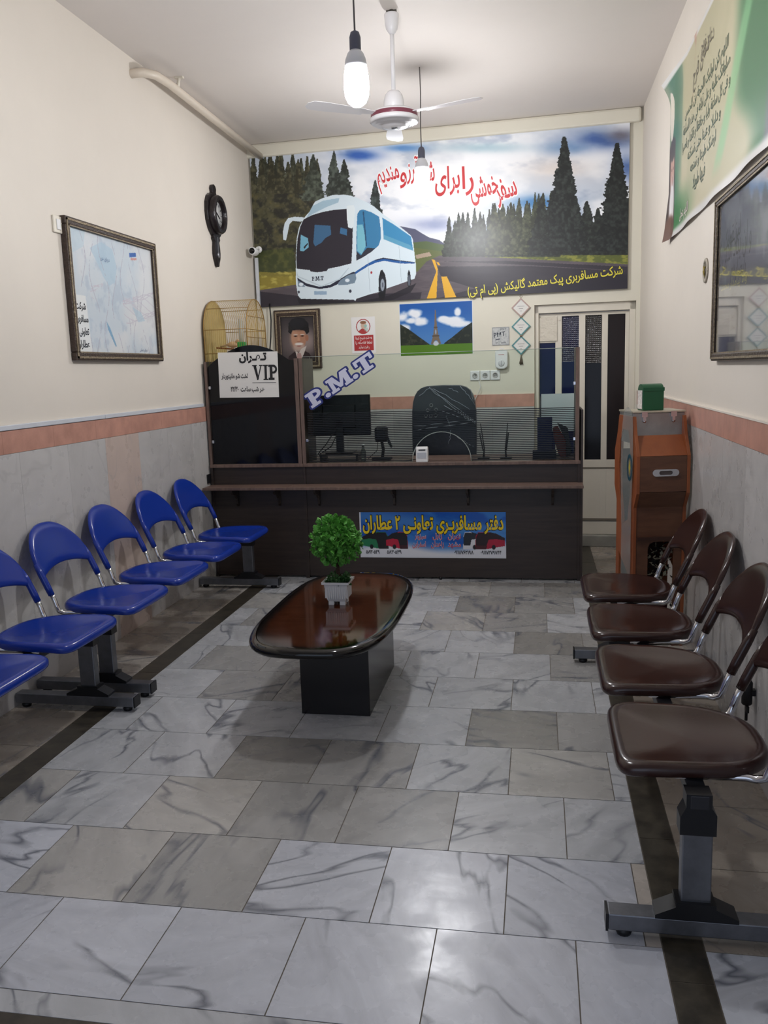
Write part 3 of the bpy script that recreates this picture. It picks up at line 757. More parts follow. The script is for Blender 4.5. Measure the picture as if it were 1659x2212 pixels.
    words = [('سفر', 1097, 428, .20, .28, .185), ('خوشی', 1049, 424, .19, .18, .24), ('را', 1012, 408, .19, .0, .10), ('برای', 968, 408, .19, .0, .215),
             ('شما', 922, 392, .18, .0, .15), ('آرز', 893, 386, .16, .0, .10), ('و', 873, 394, .17, .0, .06), ('مندیم', 842, 392, .17, .22, .20)]
    for ly in (0, 1):
        for wd, x, y, sz, ro, w_ in words:
            t = shape(wd); p = T(x, y); g0 = glyphs(t, .016)[0]; e = w_ / (max(q[0] for q in g0) - min(q[0] for q in g0)) / sz
            s.ink(glyphs(t, .058 if ly == 0 else .016), p, sz, (250, 250, 250) if ly == 0 else RED, 'c', ro, e, 1.3)
        s.layer()
    # company name, yellow on the road
    p = T(1345, 604); q = T(1012, 650)
    s.write('شرکت مسافربری پیک معتمد گالیکش (پی ام تی)', ((p[0] + q[0]) / 2, (p[1] + q[1]) / 2 + .045), 0.098, (226, 214, 70), .016, (24, 22, 28), .03, align='c', rot=math.atan2(p[1] - q[1], p[0] - q[0]), width=math.hypot(p[0] - q[0], p[1] - q[1]))
    m = mat('banner_vinyl', rough=0.36, attr='Col')
    o = s.build('travel_banner', m, 'back', x0, z0, off=0.03, thick=0.022)
    tag(o, 'huge printed banner of a white coach on a forest road above the ticket counter', 'banner')
mural()

# ------------------------------------------------------------------ smaller prints on the back wall
def picture_frame(parent, w, h, t, d, m=M_frame, m2=M_gold, name='frame'):
    """moulded frame around 0..w, 0..h, front at y=-d"""
    b = MB()
    for (x0, x1, z0, z1) in ((0, w, 0, t), (0, w, h - t, h), (0, t, t, h - t), (w - t, w, t, h - t)): b.box(x0, x1, -d, 0, z0, z1)
    f = b.build(name, m, parent, bevel=0.006)
    b = MB(); e = t * .25
    for (x0, x1, z0, z1) in ((e, w - e, e, e * 2), (e, w - e, h - e * 2, h - e), (e, e * 2, e, h - e), (w - e * 2, w - e, e, h - e)): b.box(x0, x1, -d - .004, -d + .004, z0, z1)
    e = t * .88
    for (x0, x1, z0, z1) in ((e, w - e, e, t + .004), (e, w - e, h - t - .004, h - e), (e, t + .004, e, h - e), (w - t - .004, w - e, e, h - e)): b.box(x0, x1, -d + .002, -d + .008, z0, z1)
    b.build('beading', m2, f)
    return f
def wall_empty(name, label, cat, wall, x, z, off=0.0, group=None):
    loc, a = on_wall(wall, x, z, off); return thing(name, label, cat, loc, a, group)

def portrait():
    x0, z0, W, H = -2.402, 1.632, 0.445, 0.535
    r = wall_empty('framed_portrait', 'ornate dark framed portrait of a moustached man in a black hat', 'picture', 'back', x0, z0, 0.0)
    t = 0.058; picture_frame(r, W, H, t, 0.03)
    s = Sheet(W - 2 * t, H - 2 * t, 0.0035, draw=(100, 130))
    X, Y = s.X, s.Y; s.col[:] = (50, 46, 50)
    s.ell(50, 75, 55, 45, (120, 108, 108), .9, .9); s.ell(75, 70, 25, 25, (158, 142, 138), .9, .8)
    s.poly([(15, 130), (20, 112), (40, 98), (62, 96), (80, 104), (96, 130)], (52, 42, 46))
    s.ell(52, 62, 22, 32, (176, 128, 104), .08); s.ell(76, 62, 5, 9, (160, 112, 90), .2); s.ell(40, 62, 12, 28, (196, 152, 126), .6, .6)
    s.ell(52, 88, 17, 14, (188, 166, 156), .3, .8)
    s.poly([(40, 96), (50, 104), (58, 92), (74, 84), (66, 104), (56, 124), (46, 124)], (204, 194, 188)); s.poly([(46, 104), (56, 104), (62, 130), (42, 130)], (172, 140, 136))
    s.poly([(22, 44), (24, 20), (34, 8), (52, 4), (70, 8), (82, 22), (84, 46), (76, 52), (70, 42), (52, 38), (34, 40), (30, 50)], (22, 22, 28))
    s.ell(53, 22, 26, 17, (34, 36, 44), .5, .7)
    for cx in (43, 63): s.ell(cx, 56, 5.5, 2.2, (92, 60, 50), .3); s.ell(cx, 52, 7, 1.4, (210, 196, 186), .4); s.ell(cx, 56.3, 1.8, 1.5, (24, 20, 22), .3)
    s.ell(52, 66, 4, 8, (210, 160, 132), .6, .7); s.ell(52, 72, 5.5, 2.2, (150, 96, 78), .5, .7)
    s.ell(52, 78, 12, 3.6, (228, 220, 214), .3); s.ell(52, 84, 6, 1.5, (150, 90, 84), .3)
    s.write('حاجی', ((W - 2 * t) * .78, (H - 2 * t) * .045), .03, (200, 196, 190), .01)
    s.build('photograph', mat('photo_print', rough=0.25, attr='Col'), parent=r, loc=(t, -0.012, t))
portrait()

def notice():
    x0, z0, W, H = -1.67, 1.752, 0.222, 0.322
    s = Sheet(W, H, 0.0025, draw=(100, 145)); s.col[:] = (232, 230, 228)
    d = np.hypot(s.X - 50, s.Y - 38); s.fill((d < 30) & (d > 26.5), (170, 52, 52)); s.poly([(30, 56), (46, 44), (60, 52), (66, 62), (50, 66), (38, 64)], (176, 60, 60))
    s.ell(52, 34, 12, 14, (206, 180, 160), .1); s.ell(50, 22, 13, 6, (140, 96, 70), .2); s.ell(60, 36, 6, 5, (150, 196, 186), .3); s.ell(62, 50, 8, 8, (160, 190, 180), .4, .6)
    m = (s.X > 10) & (s.X < 92) & (s.Y > 73) & (s.Y < 134); s.fill(m, (176, 50, 52))
    for t, y in (('به علت شیوع کرونا', 88), ('لطفا فاصله را', 107), ('رعایت نمائید', 125)):
        s.write(t, s.to(51, y), .034, (236, 224, 222), .015, width=(.155 if y != 125 else .10))
    o = s.build('distancing_notice', M_paper, 'back', x0, z0, off=0.003); tag(o, 'white paper notice with red panel asking people to keep distance', 'notice')
notice()

def tower():
    x0, z0, W, H = -1.222, 1.717, 0.655, 0.455
    s = Sheet(W, H, 0.0026, draw=(160, 110)); X, Y = s.X, s.Y
    s.col[:] = (36, 92, 170); s.fill(sstep(0, 90, Y) * .6, (110, 160, 210))
    n = vnoise(X, Y * 1.3, 38, 21, 5)
    for (cx, cy, rx, ry) in ((10, 28, 16, 12), (34, 22, 18, 10), (48, 38, 18, 10), (24, 36, 14, 8), (118, 40, 26, 9), (140, 48, 24, 8), (128, 22, 8, 9), (96, 36, 16, 7), (10, 50, 14, 10)):
        d = ((X - cx) / rx) ** 2 + ((Y - cy) / ry) ** 2; s.fill(sstep(1.4, .3, d + (n - .5) * 2.4), (236, 240, 246))
    tx = vnoise(X, Y, 6, 22, 4)
    for P in ([(0, 42), (20, 54), (44, 72), (66, 88), (66, 96), (0, 100)], [(160, 44), (140, 56), (116, 74), (98, 86), (92, 96), (160, 100)]):
        m = s.inside(P); s.fill(m, (38, 44, 36)); s.fill(m * sstep(.5, .7, tx) * .6, (70, 74, 56))
    m = Y > 90 - 0 * X; s.fill(m, (86, 128, 34)); s.fill(m * sstep(90, 110, Y) * .4, (46, 84, 20)); s.fill((np.abs(Y - 89.5) < 1.2), (150, 150, 130))
    tw = (122, 108, 92)
    s.poly([(78.6, 16), (80.4, 16), (82.5, 52), (85.5, 70), (91, 88), (85, 88), (82, 80), (77, 80), (74, 88), (68, 88), (73.5, 70), (76.5, 52)], tw)
    s.ell(79.5, 88, 6, 7, (190, 200, 210), .15); s.poly([(72, 69), (87, 69), (88, 72), (71, 72)], (92, 80, 68)); s.poly([(75.5, 51), (83.5, 51), (84, 54), (75, 54)], (92, 80, 68)); s.ell(79.5, 62, 1.6, 5, (150, 170, 200), .3)
    s.fill((X > 0) & (X < 160) & (Y > 88.5), (86, 128, 34)); s.ell(79.5, 88.6, 5, 2.5, (200, 204, 206), .3)
    s.fill((X < 1.2) | (X > 158.8) | (Y < 1.2), (226, 232, 238))
    o = s.build('tower_poster', M_lam, 'back', x0, z0, off=0.003); tag(o, 'landscape poster of an iron lattice tower over a green lawn', 'poster')
tower()
# clear sleeve edge and pin dots are part of the hanging ornament's neighbour; the ornament itself:
def ornament():
    r = wall_empty('hanging_ornament', 'vertical wall ornament of three linked diamond tiles with a tassel', 'ornament', 'back', -0.148, 2.0, 0.004)
    wm = mat('ornament_face', (222, 220, 214), 0.3, bump=.3, bscale=80); teal = mat('teal_enamel', (84, 140, 142), 0.35, var=.2, vscale=60); rose = mat('rose_enamel', (176, 150, 140), 0.35)
    for k, (zc, m) in enumerate(((0.000, rose), (-0.158, teal), (-0.318, teal))):
        R = 0.082
        dia = lambda q: [(q, 0), (0, q), (-q, 0), (0, -q)]
        b = MB(); b.prism(dia(R), [dia(R * .82)], -0.012, 0, lambda u, v, t: (u, t, v + zc + .09)); f = b.build('diamond_tile', m, r)
        b = MB(); b.prism(dia(R * .83), [], -0.008, 0, lambda u, v, t: (u, t, v + zc + .09)); b.build('tile_face', wm, f)
        b = MB()
        for i in range(3): b.box(-.03 + .012 * i, .03 - .012 * i, -.0095, -.008, zc + .10 - .02 * i, zc + .103 - .02 * i)
        b.build('inscription', mat('ornament_ink', (120, 118, 120), .6), f)
    for z in (0.0115, -0.149): b = MB(); b.lathe([(.003, -.012), (.01, -.006), (.01, .006), (.003, .012)], (0, -.006, z), 10); b.build('link', M_gold, r)
    b = MB()
    b.tube([(0, -.005, .17), (-.012, -.005, .185), (0, -.005, .20), (.012, -.005, .185), (0, -.005, .17)], .002, 6)
    b.build('hanging_loop', M_gold, r)
    b = MB(); 
    for k in range(9): b.tube([(0, -.006, -.31), ((k - 4) * .002, -.008, -.35), ((k - 4) * .004, -.006, -.385 - .006 * (k % 3))], .0022, 5)
    b.build('tassel', mat('tassel_thread', (110, 98, 84), .9), r)
ornament()
def plaque():
    s = Sheet(.148, .155, .003, draw=(100, 100)); n = vnoise(s.X, s.Y, 10, 5, 3); s.col[:] = (196, 196, 192); s.fill(sstep(.5, .7, n) * .5, (150, 152, 150)); s.fill(((s.X < 5) | (s.X > 95) | (s.Y < 5) | (s.Y > 95)) & (((s.X + s.Y) % 8) < 4), (110, 112, 112))
    s.write('PMT', s.to(45, 52), .055, (40, 42, 48), .012, rot=.12); s.write('PMT', s.to(66, 20), .03, (60, 62, 66), .0, rot=0); s.poly([(20, 66), (46, 62), (46, 68), (20, 72)], (70, 72, 78)); s.poly([(20, 84), (34, 83), (34, 88), (20, 89)], (130, 130, 130)); s.poly([(52, 84), (80, 82), (80, 87), (52, 89)], (130, 130, 130))
    o = s.build('foil_plaque', mat('foil_print', rough=.15, attr='Col', spec=.8), 'back', -.398, 1.778, off=.006, thick=.005); tag(o, 'small square silvery plaque with dark scribbled lettering beside the diamonds', 'plaque')
plaque()
def freshener():
    r = wall_empty('air_freshener_dispenser', 'white rounded wall dispenser with a dial below the silvery plaque', 'dispenser', 'back', -.316, 1.66)
    pts = [(-.055, -.045), (-.05, -.07), (-.025, -.085), (.025, -.085), (.05, -.07), (.055, -.045), (.055, .06), (.045, .075), (-.045, .075), (-.055, .06)]
    b = MB(); b.prism(pts, [], -.05, 0, lambda u, v, t: (u, t, v)); b.build('case', M_plastic, r, bevel=.01)
    b = MB(); b.lathe([(.028, 0), (.028, .004), (.024, .006)], (0, -.05, -.035), 20, axis='y'); k = b.build('dial', mat('dial_grey', (206, 206, 208), .35), r)
    b = MB(); b.box(-.0015, .0015, -.0585, -.0565, -.055, -.015); b.build('dial_mark', mat('mark_grey', (110, 110, 118), .5), k)
    b = MB(); b.box(-.025, .025, -.0515, -.0498, .035, .039); b.build('label', mat('red_mark', (168, 84, 80), .5), r)
    b = MB(); b.tube([(-.02, -.02, .075), (-.012, -.02, .09), (.012, -.02, .09), (.02, -.02, .075)], .004, 6); b.build('hook', M_plastic, r)
freshener()
for i, x in enumerate((-.553, -.463, -.374)):
    lab = ['white wall socket wrapped in clear tape, leftmost of the three in a row', 'white wall socket in the middle of the row of three', 'white wall socket, rightmost of three and nearest the door'][i]
    r = wall_empty('wall_socket', lab, 'socket', 'back', x, 1.523, group='wall sockets below the dispenser')
    b = MB(); b.box(-.042, .042, -.012, 0, -.042, .042); b.build('cover_plate', M_plastic, r, bevel=.004)
    b = MB(); b.lathe([(.024, 0), (.024, .003), (.018, .003), (.018, -.008)], (0, -.012, 0), 18, axis='y'); k = b.build('socket_well', mat('socket_grey', (186, 184, 180), .4), r)
    b = MB(); b.lathe([(.003, 0), (.003, .001)], (-.009, -.0125, 0), 8, axis='y'); b.lathe([(.003, 0), (.003, .001)], (.009, -.0125, 0), 8, axis='y'); b.build('contact_hole', M_black, k)
# plug cable drooping from the first socket
loc, a = on_wall('back', -.52, 1.48, .02)
b = MB(); b.tube([(0, 0, 0), (.012, -.02, -.02), (.02, -.02, -.06), (-.005, -.01, -.11), (-.03, -.01, -.16), (-.035, -.01, -.3)], .003, 6)
o = b.build('power_cord', M_plastic); o.location = loc; o.rotation_euler.z = a; tag(o, 'thin white cord hanging from the taped socket behind the office chair', 'cord')

# ------------------------------------------------------------------ left wall: map, clock, switch, camera, trunking, pipe
def wall_map():
    y0, z0, W, H = 4.495, 1.70, 1.145, .78
    r = wall_empty('framed_map', 'large pale blue map in a brown moulded frame on the left wall', 'map', 'left', y0, z0)
    t = .045; picture_frame(r, W, H, t, .035)
    w_, h_ = W - 2 * t, H - 2 * t
    s = Sheet(w_, h_, .0035, draw=(160, 105)); X, Y = s.X, s.Y; n = vnoise(X, Y, 36, 3, 6); n2 = vnoise(X, Y, 9, 4, 5)
    s.col[:] = (200, 210, 218); s.fill(sstep(.3, .75, n), (216, 218, 220)); s.fill(sstep(.55, .75, n2) * .35, (186, 184, 196)); s.fill(sstep(.6, .5, n) * sstep(.5, .7, n2) * .35, (170, 192, 210))
    s.poly([(36, 14), (58, 6), (78, 10), (84, 26), (78, 40), (66, 44), (56, 36), (48, 26)], (176, 200, 216), .7); s.poly([(0, 0), (30, 0), (26, 14), (0, 24)], (188, 206, 216), .7)
    for k in range(9):
        yy = 46 + k * 3 + 6 * np.sin(X / 16 + k); s.fill((np.abs(Y - yy) < .45) & (n > .45), (200, 196, 206))
    for k in range(7):
        xx = 20 + k * 19 + 7 * np.sin(Y / 13 + 2 * k); s.fill((np.abs(X - xx) < .4) & (n2 > .4), (178, 176, 190))
    s.poly([(56, 76), (62, 82), (72, 98), (70, 99), (58, 84)], (130, 168, 196)); s.poly([(110, 60), (128, 64), (136, 72), (120, 74)], (170, 196, 212), .6)
    s.poly([(112, 9), (126, 7), (126, 11), (112, 13)], (62, 100, 170)); s.poly([(114, 13.5), (127, 12), (127, 14), (114, 15.5)], (206, 150, 140))
    s.poly([(0, 56), (22, 56), (26, 106), (0, 106)], (226, 228, 228))
    for k, tx in enumerate(('شرکت', 'مسافربری', 'تعاونی ۲', 'عطاران')):
        s.write(tx, s.to(12, 68 + k * 10.8), .055, (36, 38, 44), .02, width=(.11, .145, .14, .13)[k])
    s.write('دریای خزر', s.to(62, 22), .03, (90, 110, 150), 0); s.write('دریای عمان', s.to(128, 102), .026, (90, 110, 150), 0)
    s.build('map_sheet', M_lam, parent=r, loc=(t, -.014, t))
wall_map()
def clock():
    yc, zc = 6.83, 2.85
    r = wall_empty('wall_clock', 'black carved pendulum clock on the left wall above the birdcage', 'clock', 'left', yc, zc)
    half = [(0, .245), (.03, .235), (.045, .21), (.035, .185), (.05, .17), (.085, .165), (.13, .14), (.165, .09), (.175, .02), (.165, -.05), (.13, -.11), (.085, -.145), (.06, -.16), (.07, -.18), (.045, -.2), (.055, -.24), (.06, -.29), (.05, -.33), (.028, -.36), (.02, -.385), (0, -.395)]
    pts = half + [(-x, z) for x, z in half[-2:0:-1]]
    b = MB(); b.prism(pts, [], -.03, 0, lambda u, v, t: (u, t, v)); b.build('case', mat('black_lacquer', (30, 24, 26), .28, bump=.3, bscale=40), r, bevel=.006)
    b = MB(); b.lathe([(.150, 0), (.150, .03), (.142, .045), (.118, .05), (.108, .04), (.105, .01)], (0, -.03, .01), 40, axis='y', caps=False); b.build('bezel', mat('black_lacquer', (30, 24, 26), .28), r)
    b = MB(); b.lathe([(.106, 0), (.106, .012)], (0, -.03, .01), 40, axis='y'); d = b.build('dial', mat('clock_dial', (214, 214, 212), .3), r)
    for k in range(12):
        b = MB(); a = k * PI / 6; c, s_ = math.cos(a), math.sin(a); M = Matrix.Translation((.085 * s_, -.043, .01 + .085 * c)) @ Matrix.Rotation(a, 4, 'Y'); b.box(-.003, .003, -.001, .001, -.011, .011, M=M); b.build('hour_mark', M_black, d)
    for nm, L, wd, a in (('hour_hand', .05, .005, math.radians(118)), ('minute_hand', .078, .0035, math.radians(-62))):
        b = MB(); M = Matrix.Translation((0, -.0455, .01)) @ Matrix.Rotation(a, 4, 'Y'); b.box(-wd, wd, -.001, .001, -.012, L, M=M); b.build(nm, M_black, d)
    b = MB(); b.box(-.004, .004, -.036, -.031, -.31, -.16); b.lathe([(.024, 0), (.024, .004), (.012, .008)], (0, -.031, -.3), 20, axis='y'); b.build('pendulum', mat('dull_silver', (160, 160, 165), .3, metal=.8), r)
clock()
r = wall_empty('light_switch', 'small white switch plate left of the framed map', 'switch', 'left', 4.462, 2.425)
b = MB(); b.box(-.045, .045, -.012, 0, -.045, .045); b.build('plate', M_white, r, bevel=.004)
b = MB(); b.box(-.02, .02, -.017, -.011, -.028, .028); b.build('rocker', M_plastic, r, bevel=.003)
# ceiling pipe: leaves the left wall, bends and follows it to the back
b = MB(); b.tube([(XL - .02, 5.52, 3.515), (-2.50, 5.56, 3.53), (-2.46, 5.66, 3.54), (-2.445, 5.84, 3.54), (-2.445, 6.6, 3.53), (-2.445, 7.80, 3.515)], .028, 14)
o = thing('ceiling_pipe', 'white painted pipe running under the ceiling along the left wall', 'pipe', (XL, 5.4, 3.47))
q = b.build('pipe_run', mat('pipe_paint', (218, 206, 190), .35), o, loc=(-XL, -5.4, -3.47))
b = MB(); b.tube([(-2.44, 5.96, 3.53), (-2.42, 5.96, ZC)], .012, 8); b.box(-2.45, -2.39, 5.945, 5.975, ZC - .012, ZC); b.build('pipe_hanger', M_white, o, loc=(-XL, -5.4, -3.47))
# camera and trunking in the corner
r = thing('security_camera', 'white bullet security camera at the left end of the big banner', 'camera', (-2.50, 7.70, 2.68))
b = MB(); b.lathe([(.028, -.02), (.034, 0), (.034, .09), (.03, .095)], (0, -.03, -.005), 20, axis='y'); b.build('camera_body', M_plastic, r)
b = MB(); b.lathe([(.024, 0), (.026, .004)], (0, -.124, -.005), 20, axis='y'); b.build('lens', M_blackg, r)
b = MB(); b.tube([(0, .07, .03), (0, .03, .04), (0, .0, .02)], .012, 8); b.lathe([(.03, 0), (.03, .012)], (0, .08, .03), 16, axis='y'); b.build('bracket', M_plastic, r)
b = MB(); b.box(-.0, .028, 0, .02, 0, 1.9); o = b.build('cable_trunking', M_trunk); o.location = (-2.545, 7.775, .74); o.rotation_euler = (0, 0, AB)
tag(o, 'thin white cable trunking running down the back left corner from the camera', 'trunking')
b = MB(); b.tube([(0, 0, .45), (.01, -.01, .3), (0, -.01, .15), (-.02, -.01, 0), (-.03, -.01, -.25)], .006, 6); o = b.build('black_cable', M_black); o.location = (-2.43, 7.79, 1.78)
tag(o, 'black cable hanging from the banner down beside the framed portrait', 'cable')

# ------------------------------------------------------------------ right wall prints and fittings
def faith_banner():
    x0, z0, W, H = -6.0, 2.352, 3.1, .955
    s = Sheet(W, H, .006, hom=ART_RIGHT, org=(x0, z0)); X, Y = s.X, s.Y; U, V = s.U, s.V
    n = vnoise(U * 100, V * 100, 60, 6, 5)
    s.col[:] = (188, 182, 148); s.fill(sstep(.4, .65, n) * .6, (206, 196, 166)); 
    s.fill(sstep(.62, .30, U + .1 * n) * sstep(.0, .2, U), (70, 124, 92)); s.fill((U < .48) * 1.0 * sstep(.2, .6, V) * .4, (66, 110, 96)); s.fill(sstep(.30, .1, V) * sstep(1.1, .3, U), (60, 126, 72))
    s.fill(sstep(1.85, 2.15, U + .12 * n - .3 * sstep(.35, .1, V)), (60, 118, 76)); s.fill(sstep(.14, .04, np.abs(U - 1.95 - (V - .45) * 1.1 + .1 * n)) * sstep(.08, .2, V) * sstep(.8, .6, V) * .7, (136, 196, 140))
    s.fill(sstep(2.40, 2.50, U - V * .2 + .05 * n), (96, 96, 110)); s.fill(sstep(2.55, 2.7, U), (200, 200, 206)); s.fill(sstep(.06, .02, V), (216, 214, 210)); s.fill(sstep(.925, .935, V), (222, 220, 216))
    # elder with white beard at the far end
    def el(cx, cy, rx, ry, c, so=.15, a=1): 
        d = np.sqrt(((U - cx) / rx) ** 2 + ((V - cy) / ry) ** 2); s.fill((1 - sstep(1 - so, 1 + so, d)) * a, c)
    s.fill(sstep(.26, .22, U) * sstep(.60, .55, V), (70, 56, 52)); el(.13, .40, .075, .16, (196, 156, 142)); el(.13, .54, .10, .07, (60, 52, 54)); el(.14, .22, .08, .15, (226, 222, 222), .3); el(.11, .42, .012, .01, (50, 34, 32)); el(.17, .42, .012, .01, (50, 34, 32)); el(.14, .35, .018, .03, (176, 124, 112)); el(.1, .05, .14, .1, (110, 82, 70), .2)
    s.fill((((U - .09) / .08) ** 2 + ((V - .74) / .14) ** 2 < 1), (222, 214, 200))
    s.fill(sstep(.6, .75, vnoise(U * 100, V * 100, 22, 12, 4)) * sstep(.25, .1, np.abs(U - .72)) * sstep(.3, .6, V) * .7, (176, 112, 84))
    DG_ = (36, 76, 52)
    lines = ['اللهم کن لولیک الحجة بن الحسن', 'صلواتک علیه و علی آبائه فی هذه الساعة', 'و فی کل ساعة ولیا و حافظا و قائدا و ناصرا', 'و دلیلا و عینا حتی تسکنه', 'ارضک طوعا و تمتعه']
    for i, L in enumerate(lines): s.write(L, (1.16, .60 - i * .085), .075, DG_, .006, width=(1.15, 1.25, 1.28, .9, .7)[i])
    s.write('فیها طویلا', (1.08, .16), .09, DG_, .008); s.write('اللهم عجل', (.62, .07), .075, (236, 230, 220), .008, (120, 84, 70), .02)
    s.layer(); 
    for (dx, dz, sz, ro) in ((1.05, .73, .13, .12), (1.22, .77, .10, -.1)): s.write('دعای فرج', (dx, dz), sz, (104, 98, 80), 0, rot=ro, sx=.9)
    def warp(u, y, v):
        b_ = .012 * max(0, (.10 - v) / .10) ** 2 * (1 + math.sin(u * 9)) * .5 + .03 * max(0, (.12 - u) / .12) * max(0, (.3 - v) / .3)
        cur = .06 * max(0, (v - .80) / .155) ** 2 * max(0, (.6 - u) / .6)
        return (u, y - b_ - cur, v)
    o = s.build('green_prayer_banner', mat('satin_vinyl', rough=.35, attr='Col'), 'right', x0, z0, off=.012, warp=warp)
    tag(o, 'green and cream prayer banner with Arabic lines high on the right wall', 'banner')
faith_banner()
def verse():
    x0, z0, W, H = -4.362, 1.588, 1.10, .735
    r = wall_empty('framed_calligraphy', 'glazed grey calligraphy poster in a dark frame under the green banner', 'picture', 'right', x0, z0)
    t = .035; picture_frame(r, W, H, t, .03)
    w_, h_ = W - 2 * t, H - 2 * t; s = Sheet(w_, h_, .005, draw=(150, 100)); X, Y = s.X, s.Y; n = vnoise(X, Y, 30, 31, 5)
    s.col[:] = (112, 116, 128); s.fill(sstep(60, 0, Y) * .6, (84, 96, 132)); s.fill(sstep(.45, .7, n) * .7, (176, 178, 190)); s.fill(sstep(45, 75, Y) * .5, (150, 154, 162))
    K = (30, 34, 44)
    for (tx, x, y, sz, ro) in (('و ان یکاد الذین کفروا', 38, 40, .15, .05), ('لیزلقونک', 40, 30, .12, .1), ('بابصارهم', 60, 52, .1, -.05)): s.write(tx, s.to(x, y), sz, K, 0, rot=ro, sx=.62 if sz > .13 else .8)
    s.layer(); s.write('والا پیامدار محمد', s.to(48, 58), .055, (206, 204, 140), .008, align='c', width=.5)
    for i in range(5): s.write(('بسم الله', 'الرحمن', 'الرحیم', 'سبحان', 'کفوا')[i], s.to(52, 64 + i * 7), .03, (52, 56, 66), 0)
    s.fill((X < 4) & (Y > 78), (216, 214, 200)); s.fill(((X > 5) & (X < 40) & (Y > 78)) * .4, (60, 64, 96))
    s.build('poster_sheet', mat('aged_poster', rough=.5, attr='Col'), parent=r, loc=(t, -.01, t))
    b = MB(); b.box(t, W - t, -.019, -.016, t, H - t); b.build('glass_pane', mat('picture_glass', (255, 255, 255), .03, trans=1.0, ior=1.35), r)
verse()
r = wall_empty('junction_box', 'open round junction box recess with loose wires left of the calligraphy frame', 'box', 'right', -4.70, 2.04)
b = MB(); b.lathe([(.062, 0), (.060, .006), (.045, .007), (.044, -.002), (.001, -.002)], (0, -.002, 0), 24, axis='y'); b.build('rim', mat('old_plaster_rim', (168, 160, 146), .7, bump=.8, bscale=60), r)
b = MB(); b.lathe([(.043, 0), (.043, .0015)], (0, -.003, 0), 20, axis='y'); b.build('recess', mat('grimy_metal', (92, 84, 66), .5, var=.4, vscale=60), r)
b = MB(); b.tube([(-.02, -.006, .01), (0, -.014, .02), (.01, -.012, -.01), (-.005, -.008, -.02)], .003, 6); b.tube([(.01, -.006, .02), (.0, -.016, -.005), (.015, -.01, -.03)], .0025, 6); b.build('wire', mat('brass_wire', (160, 140, 70), .4), r)
r = wall_empty('gas_valve', 'small dark gas valve on the marble wall behind the nearest brown seat', 'valve', 'right', -3.36, .32, .012)
b = MB(); b.lathe([(.016, -.05), (.020, -.045), (.020, .04), (.014, .05)], (0, -.03, 0), 14); b.box(-.012, .012, -.03, 0, -.012, .012); b.build('valve_body', mat('dark_iron', (40, 38, 40), .45, metal=.5), r)
b = MB(); b.box(-.05, -.012, -.04, -.03, -.005, .006); b.build('lever', mat('dark_iron', (40, 38, 40), .45, metal=.5), r)
b = MB(); b.lathe([(.006, -.03), (.006, .03)], (0, -.03, -.085), 8); b.box(-.004, .028, -.036, -.026, -.075, -.05); b.build('spout', mat('dark_iron', (40, 38, 40), .45, metal=.5), r)

